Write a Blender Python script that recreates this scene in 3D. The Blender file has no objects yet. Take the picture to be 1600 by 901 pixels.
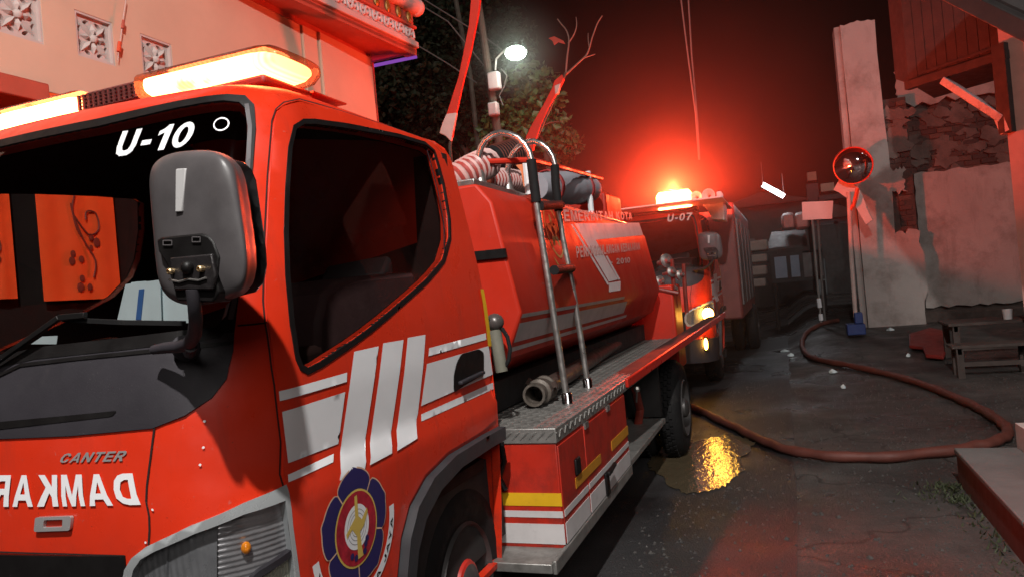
import bpy, bmesh, math, random
from mathutils import Vector, Matrix
from mathutils.bvhtree import BVHTree
from mathutils.geometry import delaunay_2d_cdt
random.seed(7)
PI = math.pi
sc = bpy.context.scene
COL = sc.collection

# ------------------------------------------------------------------ camera
F, CX, CY, HC = 1150.0, 800.0, 450.5, 1.4          # focal length in photo pixels, centre, eye height
def cam_axes():
    roll = math.atan(.09); c, s = math.cos(roll), math.sin(roll)
    dx, dy = 1228 - CX, CY - 420
    a = dx * c + dy * s; b = -dx * s + dy * c
    pitch = -math.atan2(b, F)
    yaw = math.atan2(a, F * math.cos(pitch) - b * math.sin(pitch))
    fh = Vector((-math.sin(yaw), math.cos(yaw), 0)); r0 = Vector((math.cos(yaw), math.sin(yaw), 0)); z = Vector((0, 0, 1))
    fw = fh * math.cos(pitch) + z * math.sin(pitch); up = -fh * math.sin(pitch) + z * math.cos(pitch)
    return c * r0 - s * up, s * r0 + c * up, fw
EX, EY, FW = cam_axes()
CAM = Vector((0, 0, HC))
cd = bpy.data.cameras.new('camera'); cam = bpy.data.objects.new('camera', cd); COL.objects.link(cam)
cam.matrix_world = Matrix(((EX.x, EY.x, -FW.x, 0), (EX.y, EY.y, -FW.y, 0), (EX.z, EY.z, -FW.z, HC), (0, 0, 0, 1)))
cd.sensor_width = 36; cd.lens = 36 * F / 1600; cd.clip_start = .05; cd.clip_end = 500
sc.camera = cam

# ------------------------------------------------------------------ night sky, one key light, exposure
SUN_DIR = Vector((.45, -.75, .48)).normalized()      # weak glow of the night street, from behind the viewer
w = bpy.data.worlds.new('World'); sc.world = w; w.use_nodes = True
bg = w.node_tree.nodes['Background']; bg.inputs[0].default_value = (1.0, .36, .27, 1); bg.inputs[1].default_value = .006
sd = bpy.data.lights.new('sun', 'SUN'); sd.energy = .75; sd.angle = math.radians(25); sd.color = (1, .95, .9)
sun = bpy.data.objects.new('sun', sd); COL.objects.link(sun)
sun.rotation_euler = SUN_DIR.to_track_quat('Z', 'Y').to_euler()
sc.view_settings.view_transform = 'Standard'; sc.view_settings.look = 'None'
sc.view_settings.exposure = 0.0; sc.view_settings.gamma = 1.0
sc.cycles.use_denoising = True
sc.cycles.max_bounces = 7; sc.cycles.transparent_max_bounces = 16; sc.cycles.caustics_reflective = False
sc.cycles.sample_clamp_indirect = 4.0
sc.cycles.volume_step_rate = 3.0; sc.cycles.volume_max_steps = 64; sc.cycles.volume_bounces = 0

# ------------------------------------------------------------------ geometry helpers
def ray(x, y):
    return (EX * ((x - CX) / F) + EY * ((CY - y) / F) + FW)
def at(x, y, X=None, Y=None, Z=None):
    d = ray(x, y)
    t = X / d.x if X is not None else (Y / d.y if Y is not None else (Z - HC) / d.z)
    return CAM + d * t
def atplane(x, y, p0, n):
    d = ray(x, y); return CAM + d * ((Vector(p0) - CAM).dot(n) / d.dot(n))
def V(*a): return Vector(a)
def lerp(a, b, t): return a + (b - a) * t

class MB:
    def __init__(s): s.v = []; s.f = []; s.m = []
    def add(s, vs, fs, mi=0):
        o = len(s.v); s.v += [tuple(p) for p in vs]
        s.f += [tuple(i + o for i in f) for f in fs]; s.m += [mi] * len(fs); return s
    def box(s, x0, x1, y0, y1, z0, z1, mi=0):
        return s.add([(x, y, z) for z in (z0, z1) for y in (y0, y1) for x in (x0, x1)],
                     [(0, 2, 3, 1), (4, 5, 7, 6), (0, 1, 5, 4), (2, 6, 7, 3), (0, 4, 6, 2), (1, 3, 7, 5)], mi)
    def hexa(s, p, mi=0):      # 8 points: bottom 4 (ccw), top 4
        return s.add(p, [(0, 3, 2, 1), (4, 5, 6, 7), (0, 1, 5, 4), (1, 2, 6, 5), (2, 3, 7, 6), (3, 0, 4, 7)], mi)
    def bar(s, p, q, wd, ht, up=(0, 0, 1), mi=0):
        p, q, up = Vector(p), Vector(q), Vector(up); d = (q - p).normalized()
        a = d.cross(up).normalized() * wd / 2; b = a.cross(d).normalized() * ht / 2
        return s.hexa([p - a - b, p + a - b, q + a - b, q - a - b, p - a + b, p + a + b, q + a + b, q - a + b], mi)
    def tube(s, path, r, n=10, caps=True, closed=False, mi=0):
        P = [Vector(p) for p in path]; L = len(P); rr = r if isinstance(r, (list, tuple)) else [r] * L
        T = []
        for i in range(L):
            a = P[i - 1] if (i or closed) else P[0]; b = P[(i + 1) % L] if (i < L - 1 or closed) else P[-1]
            T.append((b - a).normalized())
        nrm = T[0].orthogonal().normalized(); vs = []; fs = []
        for i in range(L):
            nrm = (nrm - T[i] * nrm.dot(T[i])).normalized(); bn = T[i].cross(nrm)
            for k in range(n):
                t = 2 * PI * k / n; vs.append(P[i] + (nrm * math.cos(t) + bn * math.sin(t)) * rr[i])
        for i in range(L if closed else L - 1):
            j = (i + 1) % L
            for k in range(n):
                k2 = (k + 1) % n; fs.append((i * n + k, i * n + k2, j * n + k2, j * n + k))
        if caps and not closed: fs.append(tuple(range(n))[::-1]); fs.append(tuple((L - 1) * n + k for k in range(n)))
        return s.add(vs, fs, mi)
    def lathe(s, p, d, prof, n=24, mi=0):   # prof: (radius, distance along d)
        p, d = Vector(p), Vector(d).normalized(); a = d.orthogonal().normalized(); b = d.cross(a); vs = []; fs = []
        for r, t in prof:
            for k in range(n):
                q = 2 * PI * k / n; vs.append(p + d * t + (a * math.cos(q) + b * math.sin(q)) * r)
        for i in range(len(prof) - 1):
            for k in range(n):
                k2 = (k + 1) % n; fs.append((i * n + k, i * n + k2, (i + 1) * n + k2, (i + 1) * n + k))
        return s.add(vs, fs, mi)
    def prism(s, poly, vec, mi=0):
        vec = Vector(vec); n = len(poly); P = [Vector(p) for p in poly]
        fs = [tuple(range(n)), tuple(range(2 * n - 1, n - 1, -1))] + [(i, i + n, (i + 1) % n + n, (i + 1) % n) for i in range(n)]
        return s.add(P + [p + vec for p in P], fs, mi)
    def ball(s, c, r, n=12, sq=(1, 1, 1), mi=0):
        c = Vector(c); vs = []; fs = []; m = n // 2
        for i in range(m + 1):
            th = PI * i / m
            for k in range(n):
                q = 2 * PI * k / n
                vs.append(c + Vector((math.sin(th) * math.cos(q) * r * sq[0], math.sin(th) * math.sin(q) * r * sq[1], math.cos(th) * r * sq[2])))
        for i in range(m):
            for k in range(n):
                k2 = (k + 1) % n; fs.append((i * n + k, (i + 1) * n + k, (i + 1) * n + k2, i * n + k2))
        return s.add(vs, fs, mi)

def obj(name, mb, mats, parent=None, smooth=35, bevel=0, fix=True, **props):
    me = bpy.data.meshes.new(name); me.from_pydata(mb.v, [], mb.f); me.validate()
    for m in (mats if isinstance(mats, (list, tuple)) else [mats]): me.materials.append(m)
    if len(me.polygons) == len(mb.m): me.polygons.foreach_set('material_index', mb.m)
    if fix:
        bm = bmesh.new(); bm.from_mesh(me); bmesh.ops.recalc_face_normals(bm, faces=bm.faces); bm.to_mesh(me); bm.free()
    if smooth:
        me.shade_smooth(); me.set_sharp_from_angle(angle=math.radians(smooth))
    o = bpy.data.objects.new(name, me); COL.objects.link(o)
    if parent is not None:
        o.parent = parent
        if parent.type == 'EMPTY': o.matrix_parent_inverse = Matrix.Translation(-parent.location)
    if bevel:
        b = o.modifiers.new('bevel', 'BEVEL'); b.width = bevel; b.segments = 2; b.limit_method = 'ANGLE'; b.angle_limit = math.radians(40)
    for k, v in props.items(): o[k] = v
    return o
def thing(name, label, cat, loc, group=None):
    o = bpy.data.objects.new(name, None); COL.objects.link(o); o.location = loc; o.empty_display_size = .2
    o['label'] = label; o['category'] = cat
    if group: o['group'] = group
    return o
def tag(o, label, cat, group=None):
    o['label'] = label; o['category'] = cat
    if group: o['group'] = group
    return o
def struct(o): o['kind'] = 'structure'; return o
def copy_tree(o, parent=None):
    c = o.copy(); COL.objects.link(c); c.parent = parent; c.matrix_parent_inverse = o.matrix_parent_inverse.copy()
    for ch in list(o.children): copy_tree(ch, c)
    return c

# ------------------------------------------------------------------ materials
def nd(t, typ, **kw):
    n = t.nodes.new(typ)
    for k, v in kw.items(): setattr(n, k, v)
    return n
def mixcol(t, fac, a, b, mode='MIX'):
    m = nd(t, 'ShaderNodeMix', data_type='RGBA', blend_type=mode)
    for sock, val in ((m.inputs[0], fac), (m.inputs[6], a), (m.inputs[7], b)):
        if hasattr(val, 'links'): t.links.new(val, sock)
        elif isinstance(val, tuple): sock.default_value = (*val, 1) if len(val) == 3 else val
        else: sock.default_value = val
    return m.outputs[2]
def noise(t, co, scale, detail=5, rough=.6):
    n = nd(t, 'ShaderNodeTexNoise'); n.inputs['Scale'].default_value = scale; n.inputs['Detail'].default_value = detail
    n.inputs['Roughness'].default_value = rough; t.links.new(co, n.inputs['Vector']); return n.outputs[0]
def mrange(t, x, a, b, c=0., d=1.):
    n = nd(t, 'ShaderNodeMapRange'); t.links.new(x, n.inputs[0])
    for i, v in enumerate((a, b, c, d)): n.inputs[i + 1].default_value = v
    return n.outputs[0]
def M(name, col, rough=.5, metal=0., var=.12, scale=5., bump=0., bscale=40., coat=0., dirt=0., dirtcol=(.06, .045, .035), dscale=3., spec=.5, rvar=.12):
    m = bpy.data.materials.new(name); m.use_nodes = True; t = m.node_tree; b = t.nodes['Principled BSDF']
    co = nd(t, 'ShaderNodeTexCoord').outputs['Object']
    n = noise(t, co, scale)
    c = mixcol(t, mrange(t, n, .3, .7), tuple(x * (1 - var) for x in col), tuple(min(1, x * (1 + var)) for x in col))
    if dirt:
        n2 = noise(t, co, dscale, 8, .7)
        c = mixcol(t, mrange(t, n2, .62 - .25 * dirt, .8 - .2 * dirt, 0, min(1, dirt * 1.3)), c, dirtcol)
    t.links.new(c, b.inputs['Base Color'])
    t.links.new(mrange(t, noise(t, co, scale * 2.3, 6), .3, .7, max(.02, rough - rvar), min(1, rough + rvar)), b.inputs['Roughness'])
    b.inputs['Metallic'].default_value = metal; b.inputs['Coat Weight'].default_value = coat; b.inputs['Coat Roughness'].default_value = .12
    b.inputs['Specular IOR Level'].default_value = spec
    if bump:
        bp = nd(t, 'ShaderNodeBump'); bp.inputs['Strength'].default_value = bump; bp.inputs['Distance'].default_value = .02
        t.links.new(noise(t, co, bscale, 8, .65), bp.inputs['Height']); t.links.new(bp.outputs[0], b.inputs['Normal'])
    return m
def glass(name, tint=(.75, .78, .78), refl=.9, ior=1.5, rough=.02):
    m = bpy.data.materials.new(name); m.use_nodes = True; t = m.node_tree; t.nodes.clear()
    o = nd(t, 'ShaderNodeOutputMaterial'); mx = nd(t, 'ShaderNodeMixShader'); tr = nd(t, 'ShaderNodeBsdfTransparent'); gl = nd(t, 'ShaderNodeBsdfGlossy')
    fr = nd(t, 'ShaderNodeFresnel'); ge = nd(t, 'ShaderNodeNewGeometry'); t.links.new(mrange(t, ge.outputs['Backfacing'], 0, 1, ior, 1 / ior), fr.inputs[0])
    co = nd(t, 'ShaderNodeTexCoord').outputs['Object']
    t.links.new(mixcol(t, mrange(t, noise(t, co, 7), .35, .7), tint, tuple(x * .93 for x in tint)), tr.inputs[0])
    gl.inputs[0].default_value = (refl, refl, refl, 1); gl.inputs[1].default_value = rough
    t.links.new(fr.outputs[0], mx.inputs[0]); t.links.new(tr.outputs[0], mx.inputs[1]); t.links.new(gl.outputs[0], mx.inputs[2]); t.links.new(mx.outputs[0], o.inputs[0])
    return m
def emit(name, col, s):
    m = bpy.data.materials.new(name); m.use_nodes = True; t = m.node_tree; t.nodes.clear()
    o = nd(t, 'ShaderNodeOutputMaterial'); e = nd(t, 'ShaderNodeEmission'); e.inputs[0].default_value = (*col, 1); e.inputs[1].default_value = s
    t.links.new(e.outputs[0], o.inputs[0]); return m
RED = (.63, .031, .009)
m_red = M('red_paint', RED, .36, var=.06, scale=2.5, coat=.3, dirt=.10, dirtcol=(.24, .035, .022), dscale=5, bump=.03, bscale=3, rvar=.2)
def weather(m, streak=.35, col=(.17, .035, .025)):
    t = m.node_tree; b = t.nodes['Principled BSDF']; co = nd(t, 'ShaderNodeTexCoord').outputs['Object']; src = b.inputs['Base Color'].links[0].from_socket
    mp = nd(t, 'ShaderNodeMapping'); mp.inputs['Scale'].default_value = (1, 1, .12); t.links.new(co, mp.inputs[0])
    c = mixcol(t, mrange(t, noise(t, mp.outputs[0], 16, 6, .7), .56, .80, 0, streak), src, col)
    mp2 = nd(t, 'ShaderNodeMapping'); mp2.inputs['Scale'].default_value = (1, .10, .8); mp2.inputs['Rotation'].default_value = (.4, 0, .2); t.links.new(co, mp2.inputs[0])
    c = mixcol(t, mrange(t, noise(t, mp2.outputs[0], 70, 3, .6), .70, .74, 0, streak), c, tuple(min(1, x * 2.2 + .08) for x in col))
    c = mixcol(t, mrange(t, noise(t, co, 150, 2, .5), .72, .78, 0, .5), c, tuple(x * .6 for x in col))
    sep = nd(t, 'ShaderNodeSeparateXYZ'); t.links.new(co, sep.inputs[0])
    low = mrange(t, sep.outputs[2], 1.05, .45, 0, 1); lm = nd(t, 'ShaderNodeMath', operation='MULTIPLY'); t.links.new(low, lm.inputs[0]); t.links.new(mrange(t, noise(t, co, 9, 8, .75), .45, .7, 0, .8), lm.inputs[1])
    c = mixcol(t, lm.outputs[0], c, tuple(x * .8 for x in col)); t.links.new(c, b.inputs['Base Color'])
weather(m_red)
m_redtank = M('red_tank_paint', (.50, .025, .010), .5, var=.10, scale=2, coat=.0, spec=.35, dirt=.22, dirtcol=(.16, .02, .015), dscale=2.2)
m_redbody = M('red_locker_paint', (.44, .022, .010), .45, var=.10, scale=3, dirt=.28, dirtcol=(.13, .02, .014), dscale=4)
weather(m_redtank, .5, (.12, .02, .015)); weather(m_redbody, .5, (.10, .02, .015))
m_white = M('white_vinyl', (.78, .78, .80), .42, var=.04, dirt=.08, dirtcol=(.4, .35, .33), dscale=9)
m_whiteold = M('white_band_worn', (.55, .52, .52), .5, var=.10, dirt=.3, dirtcol=(.2, .17, .16), dscale=14)
m_yellow = M('yellow_reflective', (.70, .40, .015), .4, var=.1, dirt=.22, dirtcol=(.15, .10, .03), dscale=30)
m_cowl = M('cowl_plastic', (.030, .027, .032), .55, spec=.3, var=.15, scale=4, bump=.05, bscale=220, dirt=.12, dirtcol=(.09, .075, .07), dscale=7)
m_mirror_plastic = M('mirror_plastic', (.075, .068, .070), .40, var=.18, scale=9, bump=.04, bscale=260, dirt=.2, dirtcol=(.13, .11, .10), dscale=14)
m_black = M('black_plastic', (.007, .006, .006), .5, spec=.25, var=.2, scale=8, bump=.03, bscale=160)
m_rubber = M('rubber', (.010, .0095, .010), .8, spec=.25, var=.3, scale=8, bump=.12, bscale=90, dirt=.25, dirtcol=(.05, .045, .04), dscale=9)
m_dark = M('dark_underbody', (.020, .018, .018), .8, var=.3, scale=5, dirt=.3, dirtcol=(.05, .04, .035))
m_chrome = M('chrome', (.62, .62, .63), .16, 1.0, var=.06, scale=8, rvar=.08)
m_silver = M('silver_plating', (.42, .41, .41), .3, .45, var=.08, scale=8, rvar=.08)
m_steel = M('galvanised_steel', (.42, .40, .38), .38, .85, var=.15, scale=14, dirt=.22, dirtcol=(.16, .13, .11), dscale=10)
m_tread = M('tread_plate', (.30, .29, .275), .45, .6, var=.2, scale=10, dirt=.45, dirtcol=(.08, .072, .064), dscale=7, bump=.06, bscale=80)
m_interior = M('cab_interior', (.030, .013, .011), .8, spec=.2, var=.2, scale=4, bump=.05, bscale=120)
m_seat = M('seat_vinyl', (.16, .145, .15), .55, var=.15, scale=6, bump=.05, bscale=90)
m_wglass = glass('windscreen_glass', (.72, .73, .73), .6)
m_sglass = glass('tinted_side_glass', (.64, .63, .63), .2)
m_cglass = glass('clear_side_glass', (.92, .92, .92), .5)
m_lens = glass('headlamp_lens', (.92, .93, .94), .9)
m_navy = M('emblem_navy', (.022, .018, .10), .4, var=.06)
m_gold = M('emblem_gold', (.62, .44, .10), .4, var=.1)
m_goldline = M('emblem_outline', (.62, .40, .28), .4, var=.05)
m_ered = M('emblem_red', (.36, .015, .03), .4, var=.35, scale=45)
m_seam = M('panel_gap', (.02, .004, .003), .9, var=.1)
# ------------------------------------------------------------------ the cab's curved skin, as a surface S(s, v)
X0 = -1.93
PROF = [  # v, z, half width, front Y, corner radius, rear Y
 (.30, .30, .785, 1.27, .20, 2.67), (.60, .60, .812, 1.215, .22, 2.67), (.90, .90, .826, 1.20, .23, 2.67), (.985, .985, .829, 1.20, .23, 2.67),
 (1.035, 1.035, .812, 1.20, .23, 2.67), (1.20, 1.20, .820, 1.21, .23, 2.67), (1.30, 1.30, .818, 1.232, .225, 2.67), (1.36, 1.36, .815, 1.258, .22, 2.67),
 (1.50, 1.50, .802, 1.312, .21, 2.67), (1.70, 1.70, .772, 1.392, .20, 2.665), (1.90, 1.90, .742, 1.472, .19, 2.655), (1.955, 1.955, .732, 1.497, .19, 2.65),
 (1.995, 1.992, .716, 1.525, .19, 2.64), (2.04, 2.022, .685, 1.565, .19, 2.615), (2.11, 2.046, .62, 1.64, .18, 2.56), (2.25, 2.066, .48, 1.78, .15, 2.45), (2.45, 2.078, .28, 1.98, .10, 2.30), (2.62, 2.08, .10, 2.12, .04, 2.18)]
SA, SB, SC = .62, .32, 1.25
TH0 = math.radians(9)
def prof(v):
    v = min(max(v, PROF[0][0]), PROF[-1][0])
    for a, b in zip(PROF, PROF[1:]):
        if v <= b[0]:
            t = (v - a[0]) / (b[0] - a[0]); return [lerp(a[i], b[i], t) for i in range(1, 6)]
def S(s, v):
    z, w_, yf, r, yr = prof(v); sg = -1 if s < 0 else 1; s = abs(s)
    xs = w_ - r + r * math.sin(TH0)
    if s <= SA:
        u = s / SA; x = u * xs; y = yf - xs * math.tan(TH0) / 2 * (1 - u * u)
    elif s <= SA + SB:
        th = TH0 + (s - SA) / SB * (PI / 2 - TH0); x = w_ - r + r * math.sin(th); y = yf + r * (math.cos(TH0) - math.cos(th))
    else:
        y0 = yf + r * math.cos(TH0); x = w_; y = lerp(y0, yr, (s - SA - SB) / SC)
    return Vector((X0 + sg * x, y, z))
def SN(s, v):
    e = .012
    n = (S(s + e, v) - S(s - e, v)).cross(S(s, v + e) - S(s, v - e))
    return n.normalized()
def SP(s, v, off=0.): return S(s, v) + SN(s, v) * off if off else S(s, v)
SMAX = SA + SB + SC
SX = SMAX + .3
_gs = [-SX + i * 2 * SX / 150 for i in range(151)]; _gv = [.30 + i * (2.62 - .30) / 100 for i in range(101)]
_bv = [S(a, b) for b in _gv for a in _gs]
_bf = [(j * 151 + i, j * 151 + i + 1, (j + 1) * 151 + i + 1, (j + 1) * 151 + i) for j in range(100) for i in range(150)]
_bvh = BVHTree.FromPolygons(_bv, _bf)
def trace(x, y):
    hit, nrm, idx, d = _bvh.ray_cast(CAM, ray(x, y).normalized())
    if hit is None:
        hit, nrm, idx, d = _bvh.find_nearest(CAM + ray(x, y).normalized() * 2.2)
    j, i = divmod(idx, 150); s, v = (_gs[i] + _gs[i + 1]) / 2, (_gv[j] + _gv[j + 1]) / 2
    for _ in range(6):
        p = S(s, v); e = 1e-3; a = (S(s + e, v) - p) / e; b = (S(s, v + e) - p) / e; r = hit - p
        aa, bb, ab, ra, rb = a.dot(a), b.dot(b), a.dot(b), r.dot(a), r.dot(b); det = aa * bb - ab * ab
        if abs(det) < 1e-9: break
        s += max(-.03, min(.03, (ra * bb - rb * ab) / det)); v += max(-.03, min(.03, (rb * aa - ra * ab) / det))
    return (max(-SMAX, min(SMAX, s)), min(max(v, .30), 2.62))
def TR(pts): return [trace(*p) for p in pts]
def inside(p, poly):
    x, y = p; r = False; j = len(poly) - 1
    for i in range(len(poly)):
        xi, yi = poly[i]; xj, yj = poly[j]
        if (yi > y) != (yj > y) and x < (xj - xi) * (y - yi) / (yj - yi) + xi: r = not r
        j = i
    return r
def resample(poly, d):
    out = []
    for a, b in zip(poly, poly[1:] + poly[:1]):
        n = max(1, int(math.hypot(b[0] - a[0], b[1] - a[1]) / d))
        out += [(lerp(a[0], b[0], k / n), lerp(a[1], b[1], k / n)) for k in range(n)]
    return out
def rounded(poly, r=.02, n=4):
    out = []; L = len(poly)
    for i in range(L):
        a, b, c = Vector(poly[i - 1]), Vector(poly[i]), Vector(poly[(i + 1) % L])
        u, w_ = (a - b), (c - b); k = min(r, u.length * .45, w_.length * .45)
        p, q = b + u.normalized() * k, b + w_.normalized() * k
        for t in range(n + 1):
            f = t / n; out.append(tuple(p * (1 - f) ** 2 + b * 2 * f * (1 - f) + q * f * f))
    return out
def inset(poly, d):
    L = len(poly); A = sum(poly[i - 1][0] * poly[i][1] - poly[i][0] * poly[i - 1][1] for i in range(L)); sg = 1 if A > 0 else -1; out = []
    for i in range(L):
        a, b, c = Vector(poly[i - 1]), Vector(poly[i]), Vector(poly[(i + 1) % L])
        n1 = Vector((-(b - a).y, (b - a).x)); n2 = Vector((-(c - b).y, (c - b).x))
        n = (n1.normalized() + n2.normalized())
        n = n.normalized() if n.length > 1e-6 else n1.normalized()
        out.append(tuple(b + n * sg * d))
    return out
def skin(mb, outer, holes=(), off=0., rim=0., res=.045, fn=SP, mi=0):
    """triangulate a region of (s, v) space and lay it on the curved skin"""
    loops = [resample(outer, res * .6)] + [resample(h, res * .6) for h in holes]
    pts = []; edges = []
    for lp in loops:
        o = len(pts); pts += lp; edges += [(o + i, o + (i + 1) % len(lp)) for i in range(len(lp))]
    xs = [p[0] for p in loops[0]]; ys = [p[1] for p in loops[0]]
    nx = int((max(xs) - min(xs)) / res); ny = int((max(ys) - min(ys)) / res)
    for i in range(1, nx + 1):
        for j in range(1, ny + 1):
            p = (min(xs) + i * res - res * .4 + (j % 2) * res * .3, min(ys) + j * res - res * .4)
            if inside(p, loops[0]) and not any(inside(p, h) for h in loops[1:]): pts.append(p)
    r = delaunay_2d_cdt([Vector(p) for p in pts], edges, [], 0, 1e-5)
    vs, fs = r[0], r[2]
    keep = []
    for f in fs:
        c = sum((vs[i] for i in f), Vector((0, 0))) / len(f); c = (c.x, c.y)
        if inside(c, loops[0]) and not any(inside(c, h) for h in loops[1:]): keep.append(tuple(f))
    mb.add([fn(p.x, p.y, off) for p in vs], keep, mi)
    if rim:
        for lp in loops:
            n = len(lp); mb.add([fn(p[0], p[1], off) for p in lp] + [fn(p[0], p[1], off - rim) for p in lp], [(i, (i + 1) % n, n + (i + 1) % n, n + i) for i in range(n)], mi)
    return mb
def patch(name, outer, mat, parent, holes=(), off=.002, rim=0., res=.045, fn=SP, **kw):
    return obj(name, skin(MB(), outer, holes, off, rim, res, fn), mat, parent, fix=False, **kw)
def strip(name, line, width, mat, parent, off=.0025):
    mb = MB(); ln = []
    for a, b in zip(line, line[1:]):
        n = max(1, int(math.hypot(b[0] - a[0], b[1] - a[1]) / .03)); ln += [(lerp(a[0], b[0], k / n), lerp(a[1], b[1], k / n)) for k in range(n)]
    ln.append(line[-1]); L = []
    for i, p in enumerate(ln):
        a, b = ln[max(0, i - 1)], ln[min(len(ln) - 1, i + 1)]; d = Vector((b[0] - a[0], b[1] - a[1])).normalized() * width / 2
        L += [SP(p[0] - d.y, p[1] + d.x, off), SP(p[0] + d.y, p[1] - d.x, off)]
    mb.add(L, [(2 * i, 2 * i + 1, 2 * i + 3, 2 * i + 2) for i in range(len(ln) - 1)])
    return obj(name, mb, mat, parent, fix=False)
def ell(cx, cy, rx, ry, n=22): return [(cx + rx * math.cos(2 * PI * k / n), cy + ry * math.sin(2 * PI * k / n)) for k in range(n)]
GLY = {
 'A': (1, [(0, 0), (.24, 0), (.31, .2), (.69, .2), (.76, 0), (1, 0), (.63, 1), (.37, 1)], [[(.38, .39), (.62, .39), (.5, .76)]]),
 'B': (.92, [(0, 0), (.6, 0), (.85, .1), (.92, .28), (.85, .45), (.72, .52), (.83, .6), (.88, .76), (.8, .93), (.6, 1), (0, 1)], [[(.26, .2), (.55, .2), (.65, .29), (.55, .4), (.26, .4)], [(.26, .6), (.52, .6), (.61, .7), (.52, .8), (.26, .8)]]),
 'C': (.95, [(.95, .36), (.7, .34), (.62, .22), (.5, .18), (.34, .24), (.26, .5), (.34, .76), (.5, .82), (.62, .78), (.7, .66), (.95, .66), (.85, .9), (.5, 1), (.15, .88), (0, .5), (.15, .12), (.5, 0), (.85, .1)], []),
 'D': (.95, [(0, 0), (.45, 0), (.7, .06), (.88, .22), (.95, .5), (.88, .78), (.7, .94), (.45, 1), (0, 1)], [[(.26, .2), (.42, .2), (.6, .27), (.68, .5), (.6, .73), (.42, .8), (.26, .8)]]),
 'E': (.85, [(0, 0), (.85, 0), (.85, .2), (.26, .2), (.26, .42), (.78, .42), (.78, .6), (.26, .6), (.26, .8), (.83, .8), (.83, 1), (0, 1)], []),
 'G': (.95, [(.95, .52), (.52, .52), (.52, .36), (.7, .36), (.66, .25), (.5, .18), (.34, .24), (.26, .5), (.34, .76), (.5, .82), (.62, .78), (.7, .68), (.94, .7), (.85, .9), (.5, 1), (.15, .88), (0, .5), (.15, .12), (.5, 0), (.95, .1)], []),
 'H': (.92, [(0, 0), (.26, 0), (.26, .4), (.66, .4), (.66, 0), (.92, 0), (.92, 1), (.66, 1), (.66, .6), (.26, .6), (.26, 1), (0, 1)], []),
 'I': (.26, [(0, 0), (.26, 0), (.26, 1), (0, 1)], []),
 'J': (.72, [(0, .3), (.02, .12), (.2, 0), (.5, 0), (.68, .12), (.72, .34), (.72, 1), (.46, 1), (.46, .34), (.4, .2), (.3, .2), (.26, .32)], []),
 'K': (1, [(0, 0), (.26, 0), (.26, .3), (.38, .43), (.68, 0), (1, 0), (.56, .6), (.95, 1), (.62, 1), (.26, .62), (.26, 1), (0, 1)], []),
 'L': (.82, [(0, 0), (.82, 0), (.82, .2), (.26, .2), (.26, 1), (0, 1)], []),
 'M': (1, [(0, 0), (.2, 0), (.2, .66), (.41, 0), (.59, 0), (.8, .66), (.8, 0), (1, 0), (1, 1), (.72, 1), (.5, .34), (.28, 1), (0, 1)], []),
 'N': (.95, [(0, 0), (.24, 0), (.24, .62), (.72, 0), (.95, 0), (.95, 1), (.71, 1), (.71, .38), (.24, 1), (0, 1)], []),
 'O': (1, ell(.5, .5, .5, .5), [ell(.5, .5, .24, .31)]),
 'P': (.93, [(0, 0), (.26, 0), (.26, .36), (.6, .36), (.83, .44), (.93, .67), (.83, .92), (.6, 1), (0, 1)], [[(.26, .55), (.55, .55), (.66, .67), (.55, .81), (.26, .81)]]),
 'R': (.98, [(0, 0), (.26, 0), (.26, .38), (.42, .38), (.66, 0), (.98, 0), (.68, .43), (.86, .52), (.93, .7), (.86, .9), (.68, 1), (0, 1)], [[(.26, .57), (.5, .57), (.64, .62), (.67, .7), (.64, .77), (.5, .81), (.26, .81)]]),
 'T': (.92, [(.33, 0), (.59, 0), (.59, .8), (.92, .8), (.92, 1), (0, 1), (0, .8), (.33, .8)], []),
 'U': (.92, [(0, 1), (0, .36), (.08, .12), (.28, 0), (.64, 0), (.84, .12), (.92, .36), (.92, 1), (.66, 1), (.66, .38), (.58, .22), (.46, .2), (.34, .22), (.26, .38), (.26, 1)], []),
 'Y': (.95, [(.34, 0), (.6, 0), (.6, .4), (.95, 1), (.66, 1), (.47, .62), (.28, 1), (0, 1), (.34, .4)], []),
 '-': (.5, [(.03, .3), (.47, .3), (.47, .5), (.03, .5)], []),
 '0': (.84, ell(.42, .5, .42, .5), [ell(.42, .5, .17, .31)]),
 '1': (.54, [(.26, 0), (.54, 0), (.54, 1), (.34, 1), (.2, .86), (0, .78), (0, .6), (.26, .7)], []),
 '2': (.88, [(0, 0), (.88, 0), (.88, .2), (.4, .2), (.8, .5), (.86, .7), (.78, .9), (.45, 1), (.12, .92), (.02, .66), (.28, .64), (.34, .78), (.46, .82), (.58, .77), (.58, .64), (.5, .54), (.1, .24)], []),
 '7': (.85, [(0, 1), (0, .8), (.54, .8), (.3, .45), (.17, 0), (.45, 0), (.55, .4), (.85, .83), (.85, 1)], [])}
def letters(body, bold=0, shear=0., spacing=1.0):
    mb = MB(); x = 0
    for ch in body:
        if ch == ' ': x += .55; continue
        wd, out, hl = GLY[ch]
        skin(mb, out, hl, 0, 0, .45, lambda a, b, o, x=x: Vector((x + a * .82 + shear * b, b, 0)))
        x += wd * .82 + .16 * spacing
    x0, x1 = min(v[0] for v in mb.v), max(v[0] for v in mb.v)
    return [((v[0] - x0) / (x1 - x0), v[1]) for v in mb.v], mb.f, x1 - x0
def bil(q, u, v):
    a, b, c, d = q; return tuple((a[i] * (1 - u) + b[i] * u) * (1 - v) + (d[i] * (1 - u) + c[i] * u) * v for i in range(len(a)))
def text_skin(name, body, corners, mat, parent, off=.003, bold=.02, shear=0., depth=0., spacing=1.0):
    q = TR(corners); vs, fs, _ = letters(body, bold, shear, spacing); mb = MB()
    mb.add([SP(*bil(q, *p), off) for p in vs], fs)
    return obj(name, mb, mat, parent, smooth=0, fix=False)
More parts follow.
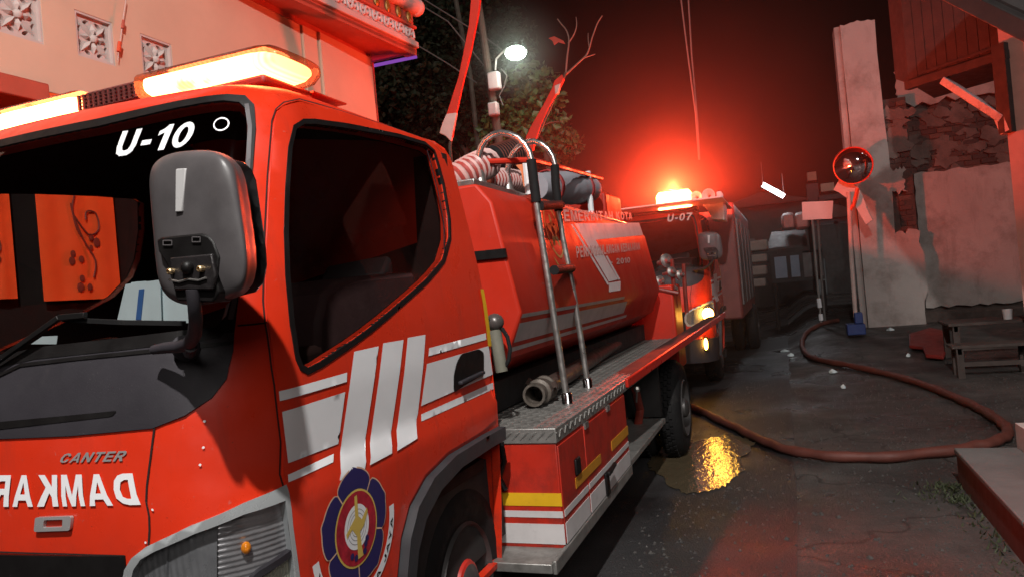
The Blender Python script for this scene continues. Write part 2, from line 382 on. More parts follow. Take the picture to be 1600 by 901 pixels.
def text_flat(name, body, corners3, mat, parent, off=(0, 0, 0), bold=.02, shear=0.):
    vs, fs, _ = letters(body, bold, shear); mb = MB(); o = Vector(off)
    mb.add([Vector(bil(corners3, *p)) + o for p in vs], fs)
    return obj(name, mb, mat, parent, smooth=0, fix=False)
# ------------------------------------------------------------------ fire truck in front: cab
truck = thing('fire_truck', 'large red fire truck with tank, ladder and lit light bar, number U-10 on its windscreen', 'fire truck', (X0, 4.4, 0))
WS = [(156, 188), (281, 160), (355, 150), (383, 152), (397, 166), (399, 200), (396, 240), (386, 371), (372, 470), (366, 520), (364, 549), (354, 591), (331, 621), (290, 648), (240, 668), (111, 680)]
def mirrored(right):        # right half, listed from top centre round to bottom centre
    return right + [(-s, v) for s, v in reversed(right)]
def half(pts):
    h = [p for p in TR(pts) if p[0] > 0]
    return [(0, h[0][1])] + h + [(0, h[-1][1])]
BLK = half(WS)                                     # black surround + cowl
GL = half([(156, 199), (281, 170), (350, 160), (374, 162), (386, 174), (388, 205), (384, 250), (375, 370), (362, 462), (352, 500), (338, 512), (300, 518), (200, 533), (100, 546)])
def closed(h): return h[1:-1] + [(-s, v) for s, v in reversed(h[1:-1])]
GLp = closed(GL); BLKp = closed(BLK)
WIN = TR([(471, 187), (489, 187), (533, 193), (622, 211), (662, 223), (677, 236), (693, 289), (702, 342), (703, 375), (693, 411), (666, 443), (577, 520), (550, 540), (500, 574), (478, 585), (466, 578), (459, 562), (450, 510), (443, 431), (441, 364), (443, 298), (448, 231), (456, 197)])
WING = inset(WIN, .016)
WINR = [(-s, v) for s, v in reversed(WING)]
HLo = TR([(194, 905), (197, 888), (208, 870), (231, 852), (300, 819), (380, 785), (445, 757), (449, 770), (455, 820), (463, 880), (468, 920), (420, 960), (300, 985), (215, 975), (196, 940)])
HLi = TR([(207, 905), (211, 888), (222, 872), (243, 860), (305, 832), (380, 802), (443, 781), (447, 800), (452, 840), (458, 885), (460, 915), (415, 948), (300, 970), (222, 962), (208, 935)])
ARCHo = TR([(786, 661), (750, 680), (700, 710), (665, 745), (640, 790), (627, 840), (621, 901)])
ARCHo = [(SMAX * .9985, ARCHo[0][1])] + ARCHo[1:] + [(ARCHo[-1][0] - .012, .48), (ARCHo[-1][0] - .012, .36)]
ARCHi = [(s + .045 if i > 0 else s, v - .05 if v > .5 else v) for i, (s, v) in enumerate(ARCHo)]
arch_hole = ARCHi[:-1] + [(ARCHi[-1][0], .37), (SMAX * .9985, .37)]
m_ = lambda poly: [(-s, v) for s, v in reversed(poly)]
body_outer = [(-SMAX, .35), (SMAX, .35), (SMAX, 2.62), (-SMAX, 2.62)]
HLc = inset(HLi, -.006); holes = [GLp, WING, WINR, HLc, m_(HLc), arch_hole, m_(arch_hole)]
mb = skin(MB(), body_outer, holes, 0, .03, .05)
top = [S(-SMAX + 2 * SMAX * i / 60, 2.62) for i in range(61)]
mb.add(top, [tuple(range(61))])
rear = [S(SMAX, v) for v in (.5, .9, 1.2, 1.5, 1.9, 1.995, 2.04, 2.11, 2.25, 2.45, 2.62)]; rear += [S(-SMAX, v) for v in (2.62, 2.45, 2.25, 2.11, 2.04, 1.995, 1.9, 1.5, 1.2, .9, .5)]
mb.add(rear, [tuple(range(len(rear)))])
cab = obj('cab_body', mb, m_red, truck, fix=False, smooth=40)
obj('cab_lining', skin(MB(), body_outer, holes, -.035, 0, .1), m_interior, truck, fix=False)
mb = MB(); mb.box(X0 - .78, X0 + .78, 1.3, 2.6, .74, .78); mb.box(X0 - .74, X0 + .74, 2.56, 2.6, .78, 1.96)
obj('cab_floor', mb, m_interior, truck)
# black surround with cowl, gap strip, grille
patch('cowl_panel', BLKp, m_cowl, truck, [GLp], .004, .006)
sur = BLK[1:11]; sur = sur + m_(sur)
patch('windscreen_surround', sur, m_black, truck, [GLp], .0055, .004)
patch('windscreen', inset(GLp, -.012), m_wglass, truck, off=-.006)
# raised lip between glass and cowl, small recess line on the cowl
strip('cowl_lip', TR([(0, 588), (36, 571), (120, 561), (240, 549), (364, 536)]), .008, m_black, truck, .007)
strip('wiper_recess', TR([(-60, 580), (60, 552), (200, 537), (340, 520), (360, 500)]), .028, m_black, truck, .0055)
patch('cowl_slot', rounded(TR([(-40, 662), (186, 641), (178, 650), (-40, 674)]), .006), m_black, truck, off=.0055)
strip('windscreen_trim', TR([(385, 165), (390, 200), (387, 260), (377, 380), (366, 470), (360, 500)]), .012, M('trim_rubber', (.11, .10, .105), .3, var=.1), truck, .007)
gr = TR([(198, 889), (192, 905), (196, 935), (205, 960)]); gp = [(0, trace(100, 864)[1])] + [(trace(196, 867)[0], trace(196, 867)[1])] + gr + [(gr[-1][0], .62), (0, .62)]
gp = gp[1:-1] + m_(gp[1:-1])
patch('grille', gp, m_black, truck, off=.004, rim=.006)
for k in range(3):
    strip('grille_bar', [(-.5, .80 - k * .06), (.5, .80 - k * .06)], .012, m_cowl, truck, .012)
patch('bumper', rounded([(-1.05, .36), (1.05, .36), (1.05, .61), (-1.05, .61)], .03), m_cowl, truck, off=.03, rim=.03)
# panel gaps
strip('panel_gap', TR([(242, 668), (233, 850)]), .0045, m_seam, truck)
strip('panel_gap', TR([(371, 509), (395, 507), (416, 504)]), .004, m_seam, truck)
strip('panel_gap', TR([(0, 861), (100, 864), (196, 867)]), .004, m_seam, truck)
# badges and writing on the front
text_skin('badge_lettering', 'CANTER', [(95, 722), (196, 719), (200, 703), (99, 707)], m_silver, truck, .003, .012, .3)
text_skin('front_lettering', 'DAMKAR', [(222, 787), (-14, 790), (-8, 741), (209, 738)], m_white, truck, .004, .035)
hb = TR([(58, 828), (114, 826), (116, 804), (60, 806)]); hi = TR([(72, 822), (102, 821), (103, 809), (74, 810)])
patch('bonnet_latch', rounded(hb, .006), m_silver, truck, [rounded(hi, .003)], .009, .008, .02)
for p in ((320, 657), (318, 698), (313, 725), (240, 795), (229, 846)):
    s, v = trace(*p); patch('paint_chip', [(s + .003 * math.cos(a), v + .003 * math.sin(a)) for a in (0, 1.1, 2.3, 3.6, 5)], m_white, truck, off=.0035, res=.02)
text_skin('unit_number', 'U-10', [(181, 246), (299, 229), (307, 190), (187, 207)], m_white, truck, .002, .05, .22)
q = trace(346, 195); ring = [(q[0] + .023 * math.cos(a * PI / 14), q[1] + .019 * math.sin(a * PI / 14)) for a in range(28)]
patch('round_sticker', ring, m_white, truck, [inset(ring, .004)], .002, res=.02)
# headlight
def headlight(sg):
    f = (lambda P: P) if sg > 0 else m_
    hl = patch('headlight', f(HLo), M('headlamp_bezel', (.40, .42, .43), .32, .35, var=.08), truck, [f(HLi)], .006, .03)
    def wavy(name, col, scale, axis, rough=.2, metal=.25):
        m = M(name, col, rough, metal, var=.2, scale=20); t = m.node_tree; b = t.nodes['Principled BSDF']
        wv = nd(t, 'ShaderNodeTexWave', bands_direction=axis); wv.inputs['Scale'].default_value = scale; wv.inputs['Distortion'].default_value = .8
        t.links.new(nd(t, 'ShaderNodeTexCoord').outputs['Object'], wv.inputs[0])
        bp = nd(t, 'ShaderNodeBump'); bp.inputs['Strength'].default_value = .9; bp.inputs['Distance'].default_value = .0016
        t.links.new(wv.outputs[0], bp.inputs['Height']); t.links.new(bp.outputs[0], b.inputs['Normal']); return m
    L = TR([(200, 980), (205, 880), (243, 850), (340, 812), (338, 990)]); Rr = TR([(339, 990), (341, 811), (470, 757), (490, 985)])
    patch('dipped_reflector', f(L), wavy('reflector_dark', (.13, .13, .135), 22, 'X', .35, .0), hl, off=-.016, res=.03)
    patch('turn_reflector', f(Rr), wavy('reflector_bright', (.36, .35, .36), 26, 'Z', .14, .55), hl, off=-.014, res=.03)
    mb = MB()
    for a, b in (((340, 815), (338, 985)), ((258, 850), (256, 985))):
        p, q_ = TR([a, b])
        if sg < 0: p, q_ = (-p[0], p[1]), (-q_[0], q_[1])
        mb.add([SP(*p, -.018), SP(*q_, -.018), SP(*q_, -.006), SP(*p, -.006)], [(0, 1, 2, 3)])
    obj('divider', mb, m_chrome, hl, smooth=0)
    d1 = TR([(372, 920), (404, 891), (462, 852), (464, 861), (410, 899), (380, 925)])
    patch('lens_rib', f(d1), m_cowl, hl, off=.001, rim=.03, res=.03)
    d2 = TR([(392, 960), (414, 903), (462, 868), (470, 940)])
    patch('side_marker', f(d2), wavy('marker_lens', (.42, .42, .33), 40, 'Y', .3, .4), hl, off=-.012, res=.03)
    c = trace(386, 857); c = (c[0] * sg, c[1]); n = SN(*c)
    obj('turn_bulb', MB().ball(SP(*c, -.009), .0115, 12, (1, 1, 1.25)), M('amber_bulb', (.75, .22, .01), .15, var=.2, scale=60, coat=1), hl)
    patch('lens', f(inset(HLi, -.002)), m_lens, hl, off=.002)
    return hl
headlight(1); headlight(-1)
# doors
DOOR = TR([(440, 168), (467, 161)]) + [(1.10, 1.983), (1.25, 1.992), (1.65, 2.010), (1.95, 2.012), (2.04, 1.998), (2.08, 1.96)] + TR([(702, 272), (742, 440), (757, 520), (764, 590), (773, 654)]) + TR([(750, 674), (698, 705), (662, 741), (637, 787), (624, 838), (618, 901), (616, 990), (488, 990), (465, 901), (455, 820), (447, 762), (441, 690), (431, 602), (424, 550), (417, 504), (414, 470), (415, 400), (421, 275), (428, 193), (432, 177)])
def door(sg):
    f = (lambda P: P) if sg > 0 else m_
    d = patch('door', f(DOOR), m_red, truck, [f(inset(WIN, .002))], .005, .012)
    patch('window_frame', f(WIN), m_black, d, [f(WING)], .007, .02, .03)
    strip('door_gap', f(TR([(460, 890), (450, 820), (443, 765), (437, 690), (427, 602), (420, 550), (413, 504), (410, 470), (411, 400), (417, 275), (424, 190), (430, 172), (442, 162), (467, 156)]) + [(1.10, 1.993), (1.25, 2.001), (1.65, 2.018), (1.95, 2.020), (2.05, 2.006), (2.095, 1.96)]), .0045, m_seam, d, .003)
    pane = patch('window_pane', f(inset(WING, -.006)), m_sglass if sg > 0 else m_cglass, d, off=-.004)
    return d
dr = door(1); dl = door(-1)
strip('window_divider', TR([(664, 236), (681, 300), (690, 350), (691, 395)]), .010, m_cowl, dr, .009)
Z4 = lambda L: [(400 + x / 2, 450 + y / 2) for x, y in L]
for k, P in enumerate([
    [(65, 322), (278, 263), (277, 292), (68, 352)], [(75, 385), (272, 323), (250, 485), (93, 545)], [(94, 583), (238, 517), (235, 545), (95, 608)],
    [(300, 198), (377, 181), (335, 470), (333, 567), (254, 600), (258, 512)], [(391, 172), (455, 161), (418, 432), (418, 515), (349, 552), (352, 465)],
    [(468, 155), (524, 145), (500, 390), (497, 470), (434, 508), (436, 425)], [(535, 187), (713, 140), (715, 160), (533, 212)],
    [(528, 236), (722, 180), (736, 268), (510, 367)], [(510, 393), (740, 292), (745, 312), (512, 417)]]):
    patch('stripe', TR(Z4(P)), m_white, dr, off=.0068, res=.03)
HND = rounded(TR(Z4([(636, 205), (690, 190), (706, 200), (706, 268), (650, 300), (612, 325), (612, 270), (622, 230)])), .015)
hd = patch('door_handle', HND, m_black, dr, off=.0085, rim=.004, res=.03)
mb = MB(); a, b = TR(Z4([(625, 296), (698, 262)])); mb.bar(SP(*a, .016), SP(*b, .016), .012, .018, SN(*a)); obj('pull', mb, m_cowl, hd, bevel=.003)
patch('yellow_tape', TR([(748, 452), (753, 452), (766, 540), (760, 541)]), m_yellow, dr, off=.0075, res=.03)
# emblem on the door
EC = trace(553.5, 824)
def EP(a, b, off): return SP(EC[0] + a, EC[1] + b, off)
emb = None
def epatch(name, pts, mat, off, par, hl=(), res=.03):
    mb = skin(MB(), pts, hl, off, 0, res, EP); return obj(name, mb, mat, par, fix=False)
def circ(r, n=40, c=(0, 0)): return [(c[0] + r * math.cos(2 * PI * k / n), c[1] + r * math.sin(2 * PI * k / n)) for k in range(n)]
def petals(r0, amp):
    P = []
    for k in range(100):
        a = 2 * PI * k / 100; u = ((a - PI / 2 + PI / 5) % (2 * PI / 5)) / (2 * PI / 5)
        P.append(((r0 + amp * (math.sin(PI * u) ** .45) + .006 * math.exp(-((u - .5) / .06) ** 2)) * math.cos(a), (r0 + amp * (math.sin(PI * u) ** .45) + .006 * math.exp(-((u - .5) / .06) ** 2)) * math.sin(a)))
    return P
emb = epatch('emblem', petals(.131, .025), m_goldline, .0068, dr)
epatch('petals', petals(.127, .025), m_navy, .0073, emb)
for k in range(5):
    a = PI / 2 + PI / 5 + 2 * PI * k / 5; d = Vector((math.cos(a), math.sin(a))); n = Vector((-d.y, d.x)) * .0022
    epatch('petal_line', [tuple(d * .09 + n), tuple(d * .09 - n), tuple(d * .131 - n), tuple(d * .131 + n)], m_goldline, .0078, emb)
epatch('ring', circ(.100), m_gold, .0081, emb)
epatch('disc', circ(.0945), m_ered, .0085, emb)
epatch('target', circ(.058, 36, (0, .004)), m_white, .0089, emb)
m_ring = M('emblem_ring', (.25, .23, .24), .5)
for r in (.024, .034, .044): epatch('target_ring', circ(r + .0016, 36, (0, .004)), m_ring, .0092, emb, [circ(r, 36, (0, .004))[::1]])
fig = [(-.006, .084), (.006, .086), (.008, .03), (.022, .016), (.050, .040), (.054, .028), (.030, -.004), (.012, -.012), (.016, -.05), (.022, -.078), (-.004, -.08), (-.004, -.02), (-.024, .004), (-.05, -.012), (-.052, .0), (-.02, .022), (-.008, .03)]
epatch('figure', fig, m_gold, .0096, emb)
for c in ((-.03, -.064), (-.012, -.074), (.036, -.052), (.044, -.04), (.03, -.07)): epatch('wave', circ(.009, 10, c), m_navy, .0094, emb)
band = [(r * math.cos(math.radians(a)), r * math.sin(math.radians(a))) for r, rng in ((.196, range(-172, 3, 3)), (.170, range(2, -173, -3))) for a in rng]
rib = epatch('ribbon', band, m_white, .0068, emb)
vs, fs, asp = letters('YUDHA BRAMA JAYA', .012)
mb = MB(); mb.add([EP((.1765 + .0135 * b) * math.cos(math.radians(-165 + 156 * a)), (.1765 + .0135 * b) * math.sin(math.radians(-165 + 156 * a)), .0074) if False else
                   EP((.1895 - .0135 * b) * math.cos(math.radians(-163 + 154 * a)), (.1895 - .0135 * b) * math.sin(math.radians(-163 + 154 * a)), .0074) for a, b in vs], fs)
obj('ribbon_lettering', mb, m_black, emb, smooth=0, fix=False, kind='stuff')
# wheel-arch flare
def flare(sg):
    mb = MB(); o = ARCHo; i_ = ARCHi; n = len(o); f = (lambda p, k: SP(sg * p[0], p[1], k))
    lo = resample(o + i_[::-1], .03)
    skin(mb, [(sg * s, v) for s, v in (o + i_[::-1])], (), .032, .034, .04)
    obj('wheel_arch', mb, M('arch_plastic', (.030, .030, .034), .55, var=.15, bump=.04, bscale=200), truck, fix=False)
flare(1); flare(-1)
mb = MB(); mb.box(X0 - .80, X0 + .76, 1.8, 2.9, .42, .76); obj('inner_wing', mb, m_dark, truck)
# mudguard flap and brackets behind the front wheel
mb = MB(); pth = [at(756, 690, Y=2.86), at(775, 700, Y=2.86), at(782, 745, Y=2.88), at(800, 800, Y=2.9), at(812, 850, Y=2.92), at(814, 888, Y=2.92)]
for a, b in zip(pth, pth[1:]): mb.bar(a + V(-.18, 0, 0), b + V(-.18, 0, 0), .40, .02, (0, 1, 0))
obj('mud_flap', mb, m_rubber, truck)
mb = MB(); mb.tube([at(783, 690, Y=2.75), at(788, 720, Y=2.75), at(780, 745, Y=2.78), at(790, 765, Y=2.78)], .012, 8); obj('air_hose', mb, m_black, truck)
# wheels
def wheel(xo, yc, zc, R, wd, rimcol, nm='wheel', parent=truck):
    W = obj(nm, MB().lathe((xo, yc, zc), (1, 0, 0), [(R * .55, -wd * .1), (R * .60, -.015), (R * .75, .0), (R * .90, -.012), (R * .965, -.035), (R, -.06), (R, -wd + .06), (R * .96, -wd + .03), (R * .6, -wd), (R * .5, -wd)], 44), m_rubber, parent)
    tr = MB()
    for k in range(44):
        a = 2 * PI * k / 44
        for j in range(3):
            x = xo - .055 - (wd - .11) * (j + .5) / 3; aa = a + j * .05
            p = Vector((x, yc + math.cos(aa) * (R + .004), zc + math.sin(aa) * (R + .004))); t = Vector((0, -math.sin(aa), math.cos(aa))); n = Vector((0, math.cos(aa), math.sin(aa)))
            tr.bar(p - t * .017, p + t * .017, (wd - .11) / 3 * .8, .014, n)
    obj('tread', tr, m_rubber, W)
    rim = obj('rim', MB().lathe((xo, yc, zc), (1, 0, 0), [(R * .60, -.012), (R * .575, .0), (R * .55, -.02), (R * .5, -.09), (R * .34, -.10), (R * .30, -.06), (R * .22, -.055), (R * .2, .0), (R * .12, .02), (.002, .022)], 40), rimcol, W)
    nb = MB()
    for k in range(6):
        a = 2 * PI * k / 6; nb.lathe((xo - .10, yc + math.cos(a) * R * .41, zc + math.sin(a) * R * .41), (1, 0, 0), [(.014, 0), (.014, .03), (.008, .034), (.001, .034)], 6)
    obj('wheel_nuts', nb, m_steel, W)
    return W
m_rimred = M('red_rim', (.42, .02, .012), .5, var=.2, scale=9, dirt=.3)
m_rimgrey = M('grey_rim', (.07, .065, .065), .5, .5, var=.2, dirt=.4)
wh = wheel(-1.155, 2.40, .37, .37, .21, m_rimgrey); obj('hub_cap', MB().lathe((-1.155, 2.40, .37), (1, 0, 0), [(.10, -.08), (.10, -.03), (.085, -.005), (.05, .01), (.03, .02), (.001, .02)], 24), m_rimred, wh)
# mirror
def outline3(pts, Y): return [at(x, y, Y=Y) for x, y in pts]
MO = [(231, 277), (238, 256), (252, 244), (272, 237), (300, 234), (332, 234), (352, 240), (364, 252), (372, 271), (379, 318), (385, 360), (389, 390), (391, 418), (386, 448), (372, 465), (329, 476), (294, 479), (266, 471), (250, 452), (244, 425), (240, 380), (235, 320)]
cx, cy = 313, 355; mb = MB(); n = len(MO)
rings = [(.96, .055), (1.0, 0.), (.99, -.012), (.965, -.022), (.91, -.030), (.75, -.036), (.5, -.040), (.25, -.042)]
YM = 1.14
vs = []
for k, dy in rings:
    for x, y in MO:
        p = at(cx + (x - cx) * k, cy + (y - cy) * k, Y=YM + (dy if dy < 0 else 0)); p.y += max(0, dy)
        if x > 330: p.y += -.010 * (k if k < .97 else .5) * math.exp(-((x * k + cx * (1 - k) - 345) / 14) ** 2)
        vs.append(p)
c0 = at(cx, cy, Y=YM - .0425); vs.append(c0)
fs = [(i * n + k, i * n + (k + 1) % n, (i + 1) * n + (k + 1) % n, (i + 1) * n + k) for i in range(len(rings) - 1) for k in range(n)]
fs += [((len(rings) - 1) * n + k, (len(rings) - 1) * n + (k + 1) % n, len(vs) - 1) for k in range(n)] + [tuple(range(n))[::-1]]
mb.add(vs, fs)
mir = obj('wing_mirror', mb, m_mirror_plastic, truck, smooth=50)
ss = mir.modifiers.new('sub', 'SUBSURF'); ss.levels = 1; ss.render_levels = 2
obj('mirror_glass', MB().prism([at(cx + (x - cx) * .93, cy + (y - cy) * .93, Y=YM) + V(0, .056, 0) for x, y in MO], (0, .003, 0)), m_chrome, mir)
Z2 = lambda L: [(x * .3129, 240 + y * .3129) for x, y in L]
rec = outline3(Z2([(780, 432), (800, 418), (1000, 398), (1040, 412), (1065, 440), (1095, 520), (1078, 600), (1095, 690), (1060, 745), (880, 735), (860, 640), (830, 550), (790, 490)]), YM - .047)
obj('bracket_recess', MB().prism(rec, (0, .05, 0)), m_black, mir, bevel=.004)
mb = MB()
for (x0, y0, x1, y1) in ((815, 435, 858, 458), (960, 418, 1000, 442)):
    a, b, c, d = outline3(Z2([(x0, y0), (x1, y0), (x1, y1), (x0, y1)]), YM - .0495)
    for p, q_ in ((a, b), (b, c), (c, d), (d, a)): mb.tube([p, q_], .0012, 6)
obj('recess_sockets', mb, m_mirror_plastic, mir)
pl = outline3(Z2([(845, 520), (1055, 500), (1075, 600), (1060, 680), (870, 680)]), YM - .056)
obj('bracket_plate', MB().prism(pl, (0, .010, 0)), M('bracket_iron', (.03, .026, .027), .35, .4, var=.3, scale=30, bump=.2, bscale=60), mir, bevel=.003)
obj('pivot_dome', MB().ball(at(293, 418, Y=YM - .059), .013, 14), m_black, mir)
for p in ((270, 424), (317, 420)):
    obj('bolt', MB().lathe(at(*p, Y=YM - .056), (0, -1, 0), [(.0062, 0), (.0062, .010), (.004, .012), (.0035, .006), (.0005, .006)], 10), M('brass_bolt', (.55, .40, .22), .35, .8, var=.2), mir)
mb = MB(); mb.tube([at(x, y, Y=YM - .059) for x, y in ((264, 437), (280, 440), (294, 436), (310, 438), (322, 434))], .0022, 6); obj('spring_wire', mb, m_steel, mir)
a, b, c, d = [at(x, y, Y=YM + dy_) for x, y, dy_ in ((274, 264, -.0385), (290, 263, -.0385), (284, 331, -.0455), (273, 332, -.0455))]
obj('pale_plate', MB().prism([a, b, c, d], (0, .014, 0)), M('pale_strip', (.42, .41, .41), .3, var=.08), mir, bevel=.002)  # narrow pale plate standing proud of the mirror housing
arm = [at(301, 452, Y=YM - .053), at(304, 478, Y=YM - .05), at(306, 500, Y=YM - .03), at(304, 522, Y=YM + .01), at(296, 536, Y=YM + .03), at(280, 541, Y=YM + .05), at(258, 543, Y=YM + .055), at(240, 546, Y=YM + .06)]
obj('mirror_arm', MB().tube(arm, [.0125, .0125, .013, .0135, .014, .013, .012, .010], 14), m_cowl, mir)
q = trace(294, 546); obj('arm_base', MB().lathe(SP(*q, -.01), SN(*q), [(.03, 0), (.028, .03), (.02, .05), (.001, .05)], 16), m_cowl, mir)
mb = MB(); p = at(298, 540, Y=YM + .03); mb.tube([p, lerp(p, SP(*q, 0), .5) + V(0, 0, -.01), SP(*q, 0)], .013, 10); obj('arm_knuckle', mb, m_cowl, mir)
# wipers
a, b, c, d = [SP(*trace(*p), k) for p, k in (((-20, 588), .02), ((112, 503), .035), ((150, 498), .03), ((290, 508), .012))]
mb = MB(); mb.bar(a, b, .012, .012, (0, -1, 0)); mb.bar(b, c, .014, .012, (0, -1, 0)); obj('wiper_arm', mb, m_black, truck, bevel=.002)
mb = MB(); mb.bar(SP(*trace(108, 502), .016), SP(*trace(200, 506), .014), .010, .012, (0, -1, 0)); mb.bar(SP(*trace(200, 506), .014), SP(*trace(292, 507), .012), .010, .012, (0, -1, 0)); obj('wiper_blade', mb, m_rubber, truck)
# inside of the cab
mb = MB(); mb.hexa([(X0 - .74, 1.30, 1.0), (X0 + .74, 1.30, 1.0), (X0 + .74, 1.72, 1.0), (X0 - .74, 1.72, 1.0), (X0 - .74, 1.33, 1.29), (X0 + .74, 1.33, 1.29), (X0 + .74, 1.70, 1.31), (X0 - .74, 1.70, 1.31)])
obj('dashboard', mb, m_interior, truck, bevel=.02)
sw = MB(); c = V(X0 - .38, 1.80, 1.27); ax = V(0, -.45, .89); e1 = V(1, 0, 0); e2 = ax.cross(e1).normalized()
sw.tube([c + e1 * .2 * math.cos(k * PI / 16) + e2 * .2 * math.sin(k * PI / 16) for k in range(32)], .014, 8, closed=True); sw.bar(c - e1 * .19, c + e1 * .19, .04, .015, ax); sw.tube([c, c + V(0, -.2, -.25)], .03)
obj('steering_wheel', sw, m_black, truck)
m_maroon = M('maroon_trim', (.10, .05, .05), .7, var=.15, scale=6, bump=.1, bscale=60)
for nm, P, xp, th_, m__ in (('seat_back', [(598, 430), (640, 334), (655, 350), (680, 382), (690, 415), (660, 440)], -1.45, .30, m_seat), ('seat_cushion', [(495, 600), (498, 500), (508, 458), (530, 438), (570, 430), (650, 424), (712, 398), (722, 470), (640, 560)], -1.36, .40, m_maroon),
                            ('centre_headrest', [(452, 300), (462, 284), (530, 274), (550, 284), (553, 350), (545, 362), (455, 372), (448, 360)], -1.95, .10, m_seat), ('driver_seat', [(470, 470), (455, 400), (470, 380), (548, 372), (575, 390), (590, 470)], -2.05, .35, m_maroon)):
    obj(nm, MB().prism([at(x, y, X=xp) for x, y in P], (-th_, 0, 0)), m__, truck, bevel=.02)
# light bar on the roof
lb = obj('light_bar', MB().box(X0 - .60, X0 + .60, 1.72, 1.95, 2.055, 2.084), M('bar_base', (.25, .02, .012), .5), truck, bevel=.01)
def module(x0, x1, parent, y0=1.70, y1=1.96, z0=2.082, z1=2.176, taper=0., side=0):
    def shell(g, xa, xb):
        P = []; n = 20
        for x, k in ((xa, .55), (xa + .03, .9), (xa + .07, 1), (xb - .07, 1), (xb - .03, .9), (xb, .55)):
            if side * 1 > 0 and x < (x0 + x1) / 2: k = 1
            if side * 1 < 0 and x > (x0 + x1) / 2: k = 1
            for j in range(n):
                a = 2 * PI * j / n; ca, sa = math.cos(a), math.sin(a)
                P.append(((x), (y0 + y1) / 2 + (abs(ca) ** .55) * (1 if ca > 0 else -1) * ((y1 - y0) / 2 - g) * (.6 + .4 * k), (z0 + z1) / 2 + (abs(sa) ** .6) * (1 if sa > 0 else -1) * ((z1 - z0) / 2 - g) * k))
        fs = [(i * n + j, i * n + (j + 1) % n, (i + 1) * n + (j + 1) % n, (i + 1) * n + j) for i in range(5) for j in range(n)] + [tuple(range(n)), tuple(5 * n + j for j in range(n))]
        return MB().add(P, fs)
    le = obj('beacon_lens', shell(0, x0, x1), m_beacon, parent)
    obj('beacon_core', shell(.016, x0 + .02, x1 - .025), m_core, le)
    return le
m_beacon = glass('red_beacon_lens', (1., .66, .5), .6)
m_core = emit('beacon_core_light', (1., .20, .075), 27)
t = m_core.node_tree; co = nd(t, 'ShaderNodeTexCoord').outputs['Object']; sep = nd(t, 'ShaderNodeSeparateXYZ'); t.links.new(co, sep.inputs[0])
wv = nd(t, 'ShaderNodeTexWave', bands_direction='X'); wv.inputs['Scale'].default_value = 18; t.links.new(co, wv.inputs[0])
zz_ = mrange(t, sep.outputs[2], 2.172, 2.148, .12, 1); bul = mrange(t, noise(t, co, 7, 2), .30, .46, .25, 1); rb_ = mrange(t, wv.outputs[0], 0, 1, .75, 1.1)
m1 = nd(t, 'ShaderNodeMath', operation='MULTIPLY'); t.links.new(zz_, m1.inputs[0]); t.links.new(bul, m1.inputs[1]); m2 = nd(t, 'ShaderNodeMath', operation='MULTIPLY'); t.links.new(m1.outputs[0], m2.inputs[0]); t.links.new(rb_, m2.inputs[1])
m3 = nd(t, 'ShaderNodeMath', operation='MULTIPLY'); t.links.new(m2.outputs[0], m3.inputs[0]); m3.inputs[1].default_value = 56; t.links.new(m3.outputs[0], t.nodes['Emission'].inputs[1])
m_coreR = m_core.copy(); t = m_coreR.node_tree; em_ = t.nodes['Emission']; src = em_.inputs[1].links[0].from_socket; sp3 = [n for n in t.nodes if n.type == 'SEPXYZ'][0]
g1 = nd(t, 'ShaderNodeMath', operation='MULTIPLY'); t.links.new(mrange(t, sp3.outputs[0], X0 + .50, X0 + .61, 1, .4), g1.inputs[0]); t.links.new(mrange(t, sp3.outputs[1], 1.80, 1.89, 1, .8), g1.inputs[1])
g2 = nd(t, 'ShaderNodeMath', operation='MULTIPLY'); t.links.new(src, g2.inputs[0]); t.links.new(g1.outputs[0], g2.inputs[1]); t.links.new(g2.outputs[0], em_.inputs[1])
g3 = [n for n in m_core.node_tree.nodes if n.type == 'MATH' and abs(n.inputs[1].default_value - 56) < .1][0]; g3.inputs[1].default_value = 105
module(X0 - .645, X0 - .14, lb, side=-1); m_core = m_coreR; module(X0 + .14, X0 + .645, lb, side=1)
obj('light_baffle', MB().box(X0 - .60, X0 + .60, 1.955, 2.14, 2.081, 2.086), m_red, lb)  # added unseen plate to keep the bar's light off the ground behind
mb = MB(); mb.box(X0 - .14, X0 + .14, 1.74, 1.94, 2.085, 2.170); sp_ = obj('siren_speaker', mb, M('siren_housing', (.16, .045, .04), .5, var=.2), lb, bevel=.03)
mb = MB()
for k in range(13): mb.box(X0 - .135 + k * .0215, X0 - .127 + k * .0215, 1.732, 1.742, 2.105, 2.152)
for k in range(5): mb.box(X0 - .135, X0 + .135, 1.734, 1.740, 2.104 + k * .011, 2.107 + k * .011)
obj('siren_grille', mb, M('siren_slats', (.09, .028, .025), .5), sp_)
m_faded = M('faded_lettering', (.46, .36, .34), .55, var=.2, scale=12, dirt=.4, dirtcol=(.28, .07, .05), dscale=18)
# ------------------------------------------------------------------ fire truck in front: tank, platform, lockers
TY0, TY1 = 3.0, 6.75
T1, T2, T3, T4 = (-1.246, 1.897), (-1.178, 1.809), (-1.088, 1.318), (-1.172, 1.120)
half_cs = [T1, T2, T3, T4, (-1.40, 1.0)]
cs = half_cs + [(2 * X0 - x, z) for x, z in reversed(half_cs)]
tank = obj('water_tank', MB().prism([(x, TY0, z) for x, z in cs], (0, TY1 - TY0, 0)), m_redtank, truck, bevel=.012)
TN = Vector((0, 1, 0)).cross(Vector((T3[0] - T2[0], 0, T3[1] - T2[1]))).normalized()
TN = TN if TN.x > 0 else -TN
def tp(x, y, off=.003): return atplane(x, y, (T2[0], 0, T2[1]), TN) + TN * off
LN = Vector((0, 1, 0)).cross(Vector((T4[0] - T3[0], 0, T4[1] - T3[1]))).normalized(); LN = LN if LN.x > 0 else -LN
